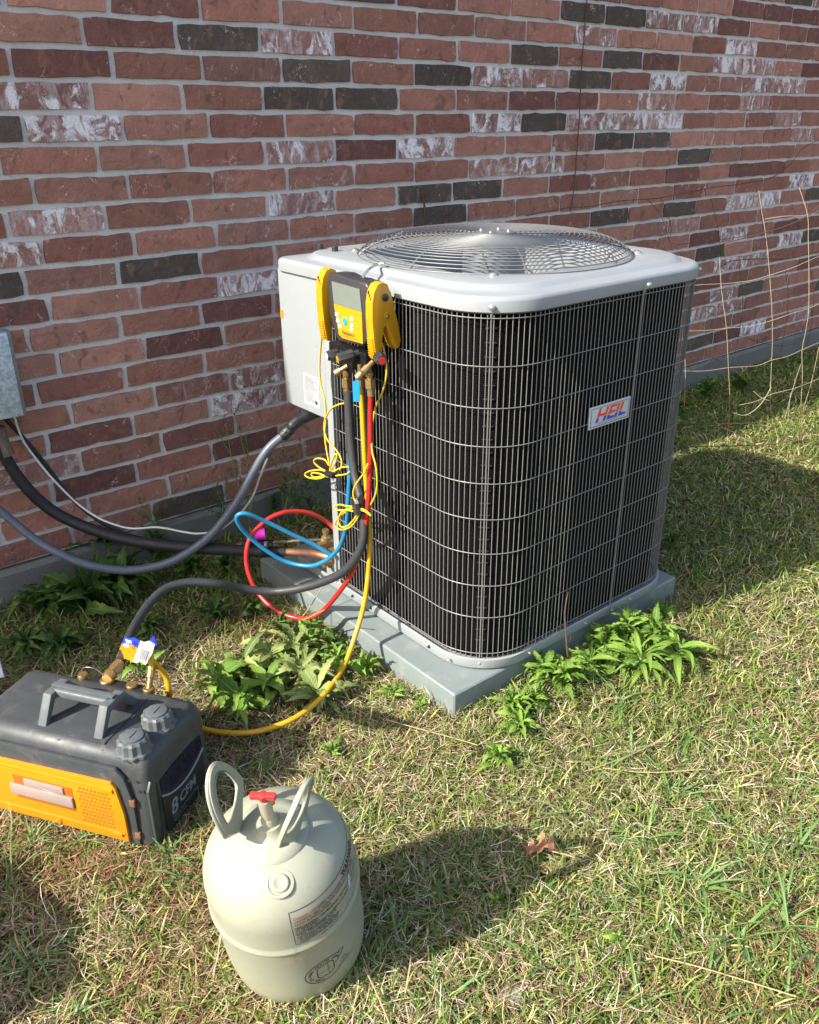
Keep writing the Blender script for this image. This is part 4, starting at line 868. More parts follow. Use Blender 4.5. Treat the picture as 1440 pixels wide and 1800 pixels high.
def tline(pts, wd, mat, name='printed_line'):
    """flat ribbon through (x, y) points on the unrolled shell"""
    pts = [np.array(p, float) for p in pts]; out = [pts[0]]
    for a_, b_ in zip(pts, pts[1:]):
        n = max(1, int(np.linalg.norm(b_-a_)/.006)); out += [a_+(b_-a_)*i/n for i in range(1, n+1)]
    vs = []; n = len(out)
    for i, p in enumerate(out):
        t = out[min(i+1, n-1)]-out[max(i-1, 0)]; t /= np.linalg.norm(t)+1e-9; nn = np.array([-t[1], t[0]])*wd/2; vs += [p+nn, p-nn]
    return MB().add(twrap(vs, A1, Z1), [(2*i, 2*i+1, 2*i+3, 2*i+2) for i in range(n-1)])
A1 = AC_+R(8); Z1 = .318-.08
A1 = AC_-R(2); Z1 = .230; LK = 1.28
tb(tline([(.22, .058*LK), (0, .058*LK), (0, 0), (.020, 0)], .0010, 'ink'), 'printed_frame', M['ink'], smooth=False)
TL = [('Contents: LIQUEFIED GAS UNDER PRESSURE, MAY CAUSE FROSTBITE.', .0472, 'inkred', .0054), ('HARMFUL: MAY DISPLACE OXYGEN AND CAUSE', .0424, 'inkred', .0054), ('RAPID SUFFOCATION.', .0378, 'inkred', .0054),
      ('PRECAUTION: USE PERSONAL PROTECTIVE EQUIPMENT', .0318, 'ink', .0050), ('AS REQUIRED.', .0276, 'ink', .0050), ('STORAGE: PROTECT FROM SUNLIGHT. STORE IN A', .0222, 'ink', .0050), ('WELL VENTILATED PLACE.', .0180, 'ink', .0050),
      ('ADDITIONAL INFORMATION:', .0132, 'ink', .0040), ('- Do not drop or mishandle this cylinder.', .0098, 'ink', .0038), ('- Do not puncture or heat above 125 F.', .0065, 'ink', .0038), ('- Read the safety data sheet before use.', .0030, 'ink', .0038)]
for s, y, mt, sz in TL: ttext(s, sz*LK*.92, A1+.004/RT, Z1+y*LK-.001, mt, bold=.00012)
ttext('WARNING:', .0115, A1+.105/RT, Z1+.0505*LK-.002, 'ink', bold=.0005, spacing=1.1)
ttext('FOR OPTIMUM CHARGING USE LIQUID', .0062, A1+.040/RT, Z1-.007, 'ink', spacing=1.1)
b = MB(); rs = random.Random(5)
for i in range(13): vs = [(.165, .044-i*.0036), (.215, .044-i*.0036), (.215, .0428-i*.0036), (.165, .0428-i*.0036)]; v2, f2 = subdiv_text(vs, [(3, 2, 1, 0)], .008); b.add(twrap(v2, A1, Z1), f2)
tb(b, 'fine_print', M['inkgrey'], smooth=False)
# upside-down cylinder symbol lower on the shell
A1 = AC_+R(4); Z1 = .118; _tl = tline; _tw = twrap
def tline(pts, wd, mat, name=''): return _tl([(p[0]*1.3, p[1]*1.3) for p in pts], wd*1.25, mat)
el = [(.0175+.027*math.cos(t), .0+.023*math.sin(t)) for t in np.linspace(R(38), R(318), 46)]
tb(tline(el, .0012, 'ink'), 'printed_ring', M['ink'], smooth=False)
tb(tline([(.0388, .0145), (.0385, .020), (.047, .0160), (.037, .0035), (.031, .0015)], .0010, 'ink'), 'printed_arrow', M['ink'], smooth=False)
cyl_ = [(.0175+.0115*np.sign(math.cos(t))*abs(math.cos(t))**.5, .013*np.sign(math.sin(t))*abs(math.sin(t))**.5) for t in np.linspace(0, 2*math.pi, 34)]
tb(tline(cyl_, .0012, 'ink'), 'printed_cylinder', M['ink'], smooth=False); tb(tline([(.006, -.002), (.029, -.002)], .0006, 'ink'), 'printed_line', M['ink'], smooth=False); tb(tline([(.021, -.013), (.021, .013)], .0006, 'ink'), 'printed_line', M['ink'], smooth=False)
def arc_text(s, cx, cy, r_, a_s, a_e, size):
    n = len(s)
    for i, ch in enumerate(s):
        if ch == ' ': continue
        a_ = a_s+(a_e-a_s)*i/(n-1); vs, fs = text_geo(ch, size, bold=.0001, align='CENTER'); rt = a_-math.pi/2
        v2 = [(cx+r_*math.cos(a_)+x*math.cos(rt)-y*math.sin(rt), cy+r_*.86*math.sin(a_)+x*math.sin(rt)+y*math.cos(rt)) for x, y, _ in vs]; yield v2, fs
b = MB()
for v2, fs in arc_text('TURN CYLINDER UPSIDE DOWN', .0175, 0, .0195, R(255), R(28), .0052): b.add(twrap([(p_[0]*1.3, p_[1]*1.3) for p_ in v2], A1, Z1), fs)
tb(b, 'lettering', M['ink'], smooth=False)
ttext('FOR', .006, A1+.052/RT, Z1-.008, 'ink'); ttext('LIQUID', .006, A1+.050/RT, Z1-.015, 'ink'); ttext('REFRIGERANT', .006, A1+.045/RT, Z1-.022, 'ink')
# torn scrap of old label
A1 = AC_+R(52); Z1 = .268
vs = [(-.006, -.014), (.002, -.008), (.006, .004), (.004, .016), (0, .010), (-.004, .004), (-.003, -.004)]; tb(MB().add(twrap(vs, A1, Z1, .001), [tuple(range(7))]), 'label_scrap', M['label'], smooth=False)
A1 = AC_+R(60); Z1 = .285
b = MB(); rs = random.Random(9)
for i in range(9):
    x = rs.uniform(-.012, .012); y = rs.uniform(-.008, .008); b.add(twrap([(x+dx, y+dy) for dx, dy in ((0, 0), (.005, .003), (.0055, .0022), (.0006, -.0008))], A1, Z1, .0008), [(3, 2, 1, 0)])
tb(b, 'scrawl_marks', M['ink'], smooth=False)

# ================================================================ DISCONNECT BOX (left edge)
db = empty('disconnect_box', (.20, 0, .58), label='galvanised electrical box fixed to the bricks at the left edge', cat='electrical box')
MB().box((.175, -.075, .715), (.20, .085, .225), bev=.002).build('box_cover', M['galv'], db)
MB().box((.175, -.016, .695), (.262, .030, .235), bev=.002).build('box_back', M['galvdull'], db)
MB().lathe([(.006, 0), (.006, .002)], 10, aim((.292, -.0315, .765), (0, -1, 0))).build('box_screw', M['steel'], db)

# paper scrap at the left edge, oak leaf, stones, twig
q = [P3(-26, 1150, 'Z', .12), P3(-4, 1152, 'Z', .12), P3(7, 1190, 'Z', .09), P3(-30, 1196, 'Z', .09)]
b = MB(); b.add([tuple(p) for p in q]+[tuple(p+np.array([.003, .004, -.004])) for p in q], [(0, 1, 2, 3), (7, 6, 5, 4), (0, 4, 5, 1), (1, 5, 6, 2), (2, 6, 7, 3), (3, 7, 4, 0)]).build('cardboard_flap', M['label'], label='corner of a white carton flap poking in at the left edge above the pump', cat='carton')
def oak():
    prof = [(0, .003), (.010, .006), (.014, .026), (.022, .030), (.024, .010), (.032, .008), (.036, .032), (.046, .040), (.048, .014), (.056, .010), (.062, .026), (.070, .030), (.068, .010), (.080, .004), (.090, 0)]
    pts = prof+[(x, -y*.9) for x, y in prof[::-1][1:]]; c = P3(953, 1497, 'Z', .028); u = P3(925, 1488, 'Z', .028)-P3(985, 1500, 'Z', .028); u /= np.linalg.norm(u); v = np.cross([0, 0, 1], u)
    root = empty('oak_leaf', c, label='dead brown oak leaf lying on the dry grass', cat='leaf')
    bm = bmesh.new(); vs = [bm.verts.new(tuple(c-u*.03+u*x*.8+v*y*.8+np.array([0, 0, .010+.010*math.sin(x*70)+2.5*y*y*4]))) for x, y in pts]; f = bm.faces.new(vs); r_ = bmesh.ops.extrude_face_region(bm, geom=[f]); bmesh.ops.translate(bm, vec=(0, 0, .0006), verts=[e_ for e_ in r_['geom'] if isinstance(e_, bmesh.types.BMVert)])
    bmesh.ops.triangulate(bm, faces=bm.faces); MB().bmesh(bm).build('leaf_blade', M['oak'], root, smooth=False)
    MB().tube([c-u*.075, c-u*.05+[0, 0, .004], c-u*.02+[0, 0, .006]], .0016, 6, smooth=3).build('leaf_stalk', M['stemdry'], root)
oak()
for i, (x, y, s, lb) in enumerate(((1005, 1692, .017, 'pale stone showing through the grass near the bottom'), (900, 1750, .024, 'flat pale stone in the grass at the bottom middle'))):
    bm = bmesh.new(); bmesh.ops.create_icosphere(bm, subdivisions=2, radius=s); rs = random.Random(i)
    for v in bm.verts: v.co *= rs.uniform(.85, 1.12); v.co.z *= .3
    p = P3(x, y, 'Z', .004); MB().bmesh(bm, Matrix.Translation(Vector(p))).build('stone', M['stone'], label=lb, cat='stone')
tw = P3(998, 1165, 'Y', -1.30); b = MB(); b.tube([P3(x, y, 'Y', -1.30) for x, y in ((1001, 1172), (997, 1140), (995, 1110), (993, 1080), (996, 1055), (999, 1040))], [.0028, .0026, .0022, .002, .0016, .0006], 6, smooth=4)
b.tube([P3(x, y, 'Y', -1.30) for x, y in ((997, 1135), (1003, 1128), (1004, 1120))], .0014, 5); b.build('dry_twig', M['bark'], label='thin dry twig standing against the front of the pad', cat='twig')
b = MB(); b.tube([P3(x, y, 'X', .7) for x, y in ((570, 1072), (580, 1055), (560, 1100))][:1]+[P3(530, 1090, 'X', .72), P3(548, 1062, 'X', .76), P3(566, 1032, 'X', .80)], .0016, 5, smooth=3)
b.build('dry_stalk', M['stemdry'], label='straight dry straw stalk leaning against the left of the pad', cat='stalk')
b = MB(); b.tube([P3(x, y, 'X', X0-.04) for x, y in ((682, 1185), (684, 1160), (700, 1170), (716, 1200))], .0012, 5, smooth=4); b.build('dry_tendril', M['bark'], label='dark dry tendril against the lit side of the pad', cat='stalk')

# ================================================================ WIRE FENCE (loose, right)
fence = empty('wire_fence', (2.9, -.78, 0), label='loose bent wire mesh fence standing between the unit and the right edge', cat='fence')
def zline(G_, y, px_=None):
    best = min(((abs(proj((G_[0], G_[1], z))[1]-y), z) for z in np.linspace(-.02, 1.6, 325))); return best[1]
def vw(pxs, base, mat='cream', r=.0011):
    """a vertical wire: its photo points placed on the upright plane through its foot, facing the camera side"""
    Gp = P3(*base, 'Z', 0); nrm = np.array([Gp[0]-CAM[0], Gp[1]-CAM[1], 0]); out = []
    for x, y in pxs:
        d = ray(x, y); t = ((Gp-CAM)@nrm)/(d@nrm); out.append(CAM+d*t)
    return MB().tube(out, r, 6, smooth=3).build('upright_wire', M[mat], fence)
vw([(1265, 452), (1267, 490), (1271, 530), (1277, 574), (1280, 630), (1283, 694)], (1280, 815)); vw([(1283, 694), (1282, 740), (1280, 784), (1279, 815)], (1280, 815), 'rust')  # lower length takes the dark copy: shade put into its colour
vw([(1334, 335), (1339, 370), (1346, 410), (1352, 470), (1357, 540), (1358, 600), (1356, 650), (1354, 700)], (1362, 811)); vw([(1354, 700), (1357, 750), (1358, 790), (1356, 812)], (1362, 811), 'rust')
vw([(1405, 329), (1420, 378), (1421, 420), (1422, 455), (1422, 540), (1417, 580), (1410, 617), (1411, 660), (1408, 712)], (1400, 808)); vw([(1408, 712), (1406, 770), (1401, 808)], (1400, 808), 'rust')
vw([(1199, 590), (1204, 620), (1205, 665)], (1190, 822)); vw([(1205, 665), (1202, 740), (1196, 820)], (1190, 822), 'rust')
vw([(1440, 610), (1427, 670), (1412, 720)], (1425, 800)); vw([(1408, 640), (1395, 680), (1380, 735)], (1385, 812)); vw([(1390, 690), (1385, 740)], (1388, 805))
HP = [((1172, 823), 1172), ((1280, 815), 1280), ((1362, 811), 1360), ((1400, 808), 1400), ((1440, 795), 1440), ((1500, 770), 1500)]
def hw(pxs, mat='cream', r=.0011):
    out = []
    for x, y in pxs:
        bx = np.interp(x, [h_[1] for h_ in HP], [h_[0][0] for h_ in HP]); by = np.interp(x, [h_[1] for h_ in HP], [h_[0][1] for h_ in HP])
        Gp = P3(bx, by, 'Z', 0); nrm = np.array([Gp[0]-CAM[0], Gp[1]-CAM[1], 0]); d = ray(x, y); out.append(CAM+d*(((Gp-CAM)@nrm)/(d@nrm)))
    return MB().tube(out, r, 6, smooth=4).build('cross_wire', M[mat], fence)
hw([(1212, 502), (1240, 500), (1280, 498), (1320, 493), (1352, 484), (1395, 470), (1420, 459), (1446, 448)]); hw([(1200, 582), (1240, 581), (1277, 577), (1320, 573), (1358, 563), (1395, 550), (1425, 541), (1450, 530)])
hw([(1190, 652), (1240, 652), (1283, 646), (1330, 643), (1354, 634), (1385, 626), (1412, 614), (1445, 600)]); hw([(1300, 712), (1330, 705), (1356, 693), (1395, 683), (1425, 672), (1450, 660)])
hw([(1345, 385), (1380, 380), (1421, 378), (1446, 366)], 'cream', .0016); hw([(1265, 430), (1330, 412), (1380, 398), (1421, 378), (1452, 350)], 'rust', .0018)
hw([(1176, 746), (1230, 745), (1284, 745), (1358, 741), (1400, 730), (1450, 714)], 'rust', .0018); hw([(1172, 788), (1230, 785), (1280, 784), (1358, 781), (1398, 772), (1420, 755)], 'rust', .0018); hw([(1168, 823), (1280, 815), (1362, 811), (1400, 808), (1450, 790)], 'rust', .0018)  # low cross wires in the dark copy too, shade put into colour
hw([(1260, 628), (1275, 640), (1300, 655), (1320, 640)], 'rust', .0014)
hw([(1290, 726), (1310, 730), (1330, 718), (1345, 700), (1356, 680)], 'cream', .0015); hw([(1325, 688), (1340, 700), (1352, 704)], 'cream', .0015)
# a second, rusty roll of the same fence close to the wall
f2 = empty('wire_fence', (2.6, -.12, 0), label='dark rusty strands of old fence wire strung close to the bricks', cat='fence')
def yw(pxs, Yv=-.10, r=.0018): MB().tube([P3(x, y, 'Y', Yv) for x, y in pxs], r, 5, smooth=4).build('rusty_wire', M['rust'], f2)
yw([(925, 379), (960, 372), (1000, 365), (1040, 362), (1090, 353), (1150, 349), (1200, 340), (1250, 330), (1310, 322), (1357, 312), (1390, 288), (1410, 262), (1440, 246), (1470, 236)])
yw([(1140, 352), (1160, 375), (1170, 400), (1182, 440)], -.08, .0012); yw([(1160, 345), (1170, 365), (1180, 400), (1176, 425)], -.09, .0012)
yw([(1335, 337), (1340, 390), (1350, 420)], -.09, .0014); yw([(1330, 600), (1300, 585), (1265, 560), (1240, 545)], -.09, .0014); yw([(1250, 348), (1262, 400), (1268, 450)], -.08, .0012)
yw([(1266, 470), (1285, 459), (1310, 456), (1340, 455), (1375, 455), (1400, 452), (1450, 438)], -.10, .0024); yw([(1238, 538), (1270, 540), (1310, 542), (1350, 540)], -.08, .0013)
yw([(1190, 430), (1240, 425), (1290, 418), (1340, 408), (1400, 390)], -.07, .0013); yw([(1290, 590), (1330, 600), (1370, 608), (1405, 602)], -.09, .0016); yw([(1240, 622), (1280, 640), (1340, 648)], -.09, .0014)
for x in (1300, 1380, 1425): yw([(x, 470), (x+6, 520), (x+2, 570), (x-12, 640)], -.08, .0012)

# ================================================================ WEEDS
def leaf_mesh(L_, W_, teeth=3, droop=.35, seed=0, mat='leafA', wavy=.0):
    r = random.Random(seed); n = 13; vs = []; fs = []
    for i in range(n+1):
        t = i/n; w_ = W_*(math.sin(math.pi*t**.85)**.9)*(1-.25*t)+.0012; 
        if teeth and 2 < i < n: w_ *= 1+(.22 if i % 2 else -.16)*r.uniform(.5, 1.2)
        x = L_*t*math.cos(droop*t*1.2); z = L_*(.25*math.sin(math.pi*t*.8)-droop*.55*t*t); wz = wavy*math.sin(i*2.1+seed)
        vs += [(x+(.008*L_ if i % 2 else 0), w_/2, z+w_*.22+wz), (x, 0, z), (x+(.008*L_ if i % 2 else 0), -w_/2, z+w_*.22-wz)]
    for i in range(n):
        a = i*3; fs += [(a, a+1, a+4, a+3), (a+1, a+2, a+5, a+4)]
    return MB().add(vs, fs).build('leaf', M[mat], me_only=True, angle=80)
LM = {}
for m_ in ('leafA', 'leafB', 'leafW'): LM[m_] = [leaf_mesh(1.0, .21+.035*k_, 1, .1+.22*k_, k_, m_, .022) for k_ in range(4)]
LM['narrowA'] = [leaf_mesh(1.0, .16, 0, .35+.1*k_, k_, 'leafA') for k_ in range(3)]; LM['narrowB'] = [leaf_mesh(1.0, .15, 0, .3+.1*k_, k_, 'leafB') for k_ in range(3)]
# the rib line in the leaf material is set for metre-scale leaves: meshes are unit length, so scale the thresholds
def weed(px_, n, ln, kind, label, up=(10, 60), cat='weed', name='weed', z=.01, height=0, seed=0, group=None, az=None, pt=None):
    n = int(n*1.7); r = random.Random(seed*13+n); c = P3(*px_, 'Z', z) if pt is None else np.array(pt); root = empty(name, c*[1, 1, 1], label=label, cat=cat, group=group)
    if height:
        st = MB(); top = np.array([r.uniform(-.2, .2)*height, r.uniform(-.2, .2)*height, height]); st.tube([c, c+top*.5+[.004, 0, 0], c+top], [.0024, .0018, .001], 6, smooth=3); st.build('stem', M['stem'], root)
    for k_ in range(n):
        a = 2*math.pi*(k_*.382)+r.uniform(-.3, .3) if az is None else R(r.uniform(*az)); t = k_/max(1, n-1)
        el = R(r.uniform(*up)); l_ = 1.25*ln*r.uniform(.6, 1.15)*(1-.35*t if height else 1)
        o = bpy.data.objects.new('leaf', r.choice(LM[kind])); COL.objects.link(o); o.parent = root
        o.matrix_local = Matrix.Translation(Vector(top*t if height else (0, 0, .002*k_))) @ (Matrix.Rotation(a, 4, 'Z') @ Matrix.Rotation(-el, 4, 'Y') @ Matrix.Rotation(R(r.gauss(0, 30)), 4, 'X')) @ Matrix.Scale(l_, 4)
    return root
W_ = [
 ((872, 1345), 9, .058, 'leafA', 'lone bright weed rosette in the sunny lawn below the pad corner', (5, 50), .03),
 ((905, 1262), 12, .062, 'leafA', 'bright broad-leaved weed sprouting just right of the pad corner', (15, 60), .05),
 ((985, 1215), 13, .072, 'leafA', 'bright weed with toothed leaves at the foot of the pad by the twig', (10, 60), .06),
 ((1060, 1150), 14, .075, 'leafA', 'sunny leafy weed clump right of the dry twig', (15, 65), .06),
 ((1100, 1135), 12, .08, 'leafA', 'sunlit leafy weed against the middle of the pad front', (20, 70), .07),
 ((1150, 1140), 14, .085, 'leafA', 'tallest sunlit weed clump near the right end of the pad', (15, 60), .07),
 ((1165, 1090), 8, .05, 'leafA', 'small yellow-green weed close to the right pad corner', (20, 60), .03),
 ((1125, 1180), 10, .09, 'narrowA', 'weed with long narrow leaves lying in front of the pad clump', (0, 35), .0),
 ((545, 1140), 12, .07, 'leafA', 'bright weed under the bottom of the red hose loop', (20, 70), .05),
 ((600, 1185), 13, .08, 'leafA', 'leafy weed beside the yellow hose at the left of the pad', (10, 55), .05),
 ((645, 1190), 9, .07, 'leafA', 'weed in the corner between the yellow hose and the pad', (5, 55), .04),
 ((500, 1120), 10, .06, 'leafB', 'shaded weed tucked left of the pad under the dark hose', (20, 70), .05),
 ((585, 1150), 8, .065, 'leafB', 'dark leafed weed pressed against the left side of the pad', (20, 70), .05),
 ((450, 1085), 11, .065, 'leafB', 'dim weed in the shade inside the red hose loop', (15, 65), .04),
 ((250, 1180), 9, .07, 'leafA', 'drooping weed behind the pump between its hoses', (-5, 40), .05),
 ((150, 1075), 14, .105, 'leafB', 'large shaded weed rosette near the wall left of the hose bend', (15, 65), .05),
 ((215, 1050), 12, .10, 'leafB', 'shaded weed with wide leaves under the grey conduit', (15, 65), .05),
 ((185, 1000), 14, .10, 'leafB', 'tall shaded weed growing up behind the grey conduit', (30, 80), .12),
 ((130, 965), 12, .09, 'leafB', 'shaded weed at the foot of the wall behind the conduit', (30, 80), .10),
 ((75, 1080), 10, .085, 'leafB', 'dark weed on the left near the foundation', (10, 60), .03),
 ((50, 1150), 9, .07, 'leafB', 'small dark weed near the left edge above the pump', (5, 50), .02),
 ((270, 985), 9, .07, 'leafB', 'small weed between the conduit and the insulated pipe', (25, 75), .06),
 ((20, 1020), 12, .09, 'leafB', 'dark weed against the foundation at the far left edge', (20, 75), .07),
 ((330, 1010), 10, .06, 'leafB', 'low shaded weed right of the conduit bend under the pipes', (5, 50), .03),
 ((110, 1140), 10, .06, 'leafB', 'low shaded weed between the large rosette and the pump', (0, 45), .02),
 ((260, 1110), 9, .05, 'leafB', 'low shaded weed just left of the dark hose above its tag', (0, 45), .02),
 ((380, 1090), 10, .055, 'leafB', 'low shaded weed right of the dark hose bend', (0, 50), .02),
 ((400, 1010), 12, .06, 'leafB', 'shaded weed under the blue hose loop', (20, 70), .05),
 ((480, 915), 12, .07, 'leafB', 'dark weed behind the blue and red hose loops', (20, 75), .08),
 ((1020, 1180), 12, .06, 'leafA', 'low bright weed directly under the dry twig', (0, 45), .02),
 ((935, 1245), 10, .05, 'leafA', 'small bright weed between the two rosettes right of the pad corner', (5, 55), .03),
 ((1190, 1165), 10, .09, 'narrowA', 'sprawling narrow-leaved weed at the right of the pad clump', (-5, 30), .0),
 ((1090, 1175), 12, .07, 'leafA', 'low broad weed in front of the tall pad clump', (0, 40), .02),
 ((690, 1225), 9, .045, 'narrowA', 'feathery low weed along the left foot of the pad', (0, 40), .02),
 ((740, 1250), 9, .04, 'narrowA', 'feathery low weed close to the pad front corner', (0, 40), .02),
 ((960, 1200), 12, .07, 'leafA', 'bright weed leaning over the pad edge left of the dry twig', (5, 55), .05),
 ((915, 1290), 10, .055, 'leafA', 'bright weed below the rosette nearest the pad corner', (0, 45), .03),
 ((1035, 1185), 10, .065, 'narrowA', 'narrow leaved weed trailing from under the dry twig', (-5, 35), .0),
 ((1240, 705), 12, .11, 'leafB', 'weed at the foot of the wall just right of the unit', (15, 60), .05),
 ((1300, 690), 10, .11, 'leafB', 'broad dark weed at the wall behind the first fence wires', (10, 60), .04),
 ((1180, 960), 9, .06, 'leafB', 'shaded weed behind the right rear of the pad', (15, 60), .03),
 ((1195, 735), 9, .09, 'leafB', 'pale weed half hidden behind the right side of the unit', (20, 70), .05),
 ((870, 1590), 5, .022, 'leafA', 'tiny clover-like weed in the sunny lawn at the lower middle', (5, 40), .0),
 ((1085, 1660), 6, .026, 'leafA', 'tiny round-leaved weed in the lawn at the lower right', (5, 40), .0),
 ((585, 1330), 6, .035, 'leafA', 'small weed behind the cylinder between its lugs', (5, 50), .0),
]
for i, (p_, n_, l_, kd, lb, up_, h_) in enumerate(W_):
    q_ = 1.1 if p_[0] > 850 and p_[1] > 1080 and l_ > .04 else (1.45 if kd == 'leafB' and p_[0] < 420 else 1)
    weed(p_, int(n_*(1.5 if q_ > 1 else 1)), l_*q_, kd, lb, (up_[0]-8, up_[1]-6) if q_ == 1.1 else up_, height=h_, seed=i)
# limp pulled weeds heaped left of the pad
for i, (x, y, lb) in enumerate(((390, 1215, 'limp pulled weed nearest the pump in the wilted heap'), (430, 1185, 'limp pulled weed at the upper left of the wilted heap'), (480, 1170, 'limp pulled weed at the top of the wilted heap'), (470, 1225, 'limp pulled weed in the centre of the wilted heap'), (530, 1200, 'limp pulled weed right of centre in the wilted heap'), (560, 1235, 'limp pulled weed touching the yellow hose curve'), (425, 1245, 'limp pulled weed at the lower left of the wilted heap'), (520, 1160, 'limp pulled weed just under the red hose'))):
    weed((x, y), 13, .085, 'leafW' if i % 3 else 'leafA', lb, (-12, 28), height=.0, seed=50+i, z=.012)
# fine stalky weeds climbing the shaded wall
def stalky(base, tops, label, seed=0, lf=.022, mat='narrowB'):
    r = random.Random(seed); c = base; root = empty('wall_weed', c, label=label, cat='weed')
    for (x, y, Yv) in tops:
        t = P3(x, y, 'Y', Yv); mid_ = (c+t)/2+np.array([r.uniform(-.03, .03), -.02, 0]); cc = curve([c, mid_, t], 9)
        MB().tube(cc, np.linspace(.0018, .0007, len(cc)), 5).build('stem', M['stem'], root)
        for q_ in range(5, len(cc)):
            for _ in range(2):
                o = bpy.data.objects.new('leaf', r.choice(LM[mat])); COL.objects.link(o); o.parent = root
                o.matrix_local = Matrix.Translation(Vector(cc[q_]-c)) @ Matrix.Rotation(r.uniform(0, 6.28), 4, 'Z') @ Matrix.Rotation(-R(r.uniform(-10, 50)), 4, 'Y') @ Matrix.Scale(lf*r.uniform(.6, 1.3), 4)
stalky(P3(440, 920, 'Y', -.14), [(388, 690, -.06), (372, 740, -.05), (410, 720, -.07), (432, 770, -.08)], 'tall stalky weed climbing the bricks between conduit and unit', 1, .026)
stalky(P3(500, 905, 'Y', -.18), [(470, 800, -.12), (500, 790, -.14), (530, 770, -.15), (545, 830, -.2)], 'bushy dark weed behind the grey conduit under the control box', 2, .035)
stalky(P3(530, 915, 'Y', -.22), [(520, 840, -.18), (560, 850, -.22), (490, 860, -.18), (540, 880, -.2)], 'dark grassy weed beside the corner post near the wall', 3, .04)
stalky(P3(300, 940, 'Y', -.14), [(245, 880, -.06), (232, 900, -.07), (270, 905, -.08)], 'small stalky weed at the foot of the wall above the white cable', 4, .022)
stalky(P3(395, 935, 'Y', -.12), [(380, 860, -.06), (400, 850, -.07), (350, 890, -.07)], 'low stalky weed at the foundation between the pipes and wall', 5, .03)
# broad-bladed grass tufts
def tuft(p_, n, ln, label, seed, wd=.0045, grp=None, el=(5, 50)):
    r = random.Random(seed); c = P3(*p_, 'Z', .005); b = MB()
    for _ in range(n):
        a = r.uniform(0, 6.28); l_ = ln*r.uniform(.5, 1.2); e_ = R(r.uniform(*el)); w_ = wd*r.uniform(.6, 1.2); bend = r.uniform(.3, 1.1); vs = []; o = c+np.array([r.uniform(-.012, .012), r.uniform(-.012, .012), 0]); p = o.copy(); m_ = 6
        d2 = np.array([math.cos(a), math.sin(a), 0]); sd = np.array([-d2[1], d2[0], 0])
        for i in range(m_+1):
            t = i/m_; ww = w_*(1-t**2.2)+.0002; f_ = np.array([0, 0, ww*.25]); vs += [p+sd*ww/2+f_, p, p-sd*ww/2+f_]
            ee = e_-bend*t*1.3; p = p+(d2*math.cos(ee)+np.array([0, 0, math.sin(ee)]))*l_/m_; p[2] = max(p[2], .006)
        b.add(vs, [(i*3+j, i*3+j+1, i*3+4+j, i*3+3+j) for i in range(m_) for j in (0, 1)])
    return b.build('grass_tuft', M['tuft'], label=label, cat='grass tuft', smooth=True, angle=80)
k_ = N('tuft_green'); o_ = k_.obj(); M['tuft'] = k_.set(color=k_.mix(k_.noise(o_, 40, 3), (.07, .155, .04), (.16, .27, .07)), rough=.5)
TF = [((970, 1180), 14, .14, 'bright arching grass tuft leaning on the pad beside the dry twig', .007), ((1120, 1175), 22, .17, 'long broad grass blades spreading right of the pad weeds', .008), ((1090, 1240), 14, .12, 'dark grass tuft below the pad weeds', .006), ((1110, 1320), 14, .09, 'green grass tuft in the sunny lawn at the centre right', .006), ((1060, 1370), 12, .09, 'green tuft left of the long straw stalks', .006),
      ((1130, 1480), 22, .10, 'dense blue-green tuft right of the dead oak leaf', .005), ((1060, 1470), 16, .09, 'tuft between the oak leaf and the dense tuft', .005), ((1230, 1560), 16, .11, 'wide bladed tuft at the lower right', .006), ((1380, 1630), 20, .13, 'long bladed tuft near the right bottom corner', .006), ((1300, 1660), 14, .12, 'sprawling tuft in the bottom right quarter', .006),
      ((1440, 1690), 14, .12, 'green tuft cut by the right edge near the bottom', .006), ((60, 1480), 18, .07, 'grass tuft under the front left of the pump', .004), ((150, 1475), 16, .06, 'grass tuft under the middle of the orange panel', .004), ((300, 1510), 14, .07, 'grass tuft between the pump corner and the cylinder', .005), ((330, 1550), 10, .06, 'small tuft touching the left of the cylinder', .005),
      ((465, 1340), 18, .06, 'grass tuft seen through the left lug of the cylinder', .004), ((575, 1390), 18, .06, 'grass tuft right behind the cylinder', .004), ((60, 1690), 16, .10, 'dark tuft in the shadow at the lower left', .005), ((10, 1560), 14, .11, 'grass tuft cut by the left edge in shadow', .005), ((130, 1780), 12, .06, 'short tuft at the bottom left', .004),
      ((1260, 1440), 14, .08, 'grass tuft in the sunny lawn at the right', .005), ((1340, 1500), 12, .08, 'tuft near the right edge in the sunny lawn', .005), ((1400, 1380), 12, .08, 'thin yellow-green tuft at the right edge', .004), ((700, 1650), 12, .08, 'tuft just right of the cylinder foot', .005), ((860, 1640), 12, .07, 'small tuft below the cylinder shadow', .004), ((960, 1700), 14, .07, 'low tuft at the bottom middle', .004)]
for i, (p_, n_, l_, lb, wd) in enumerate(TF): tuft(p_, n_, l_, lb, 100+i, wd)
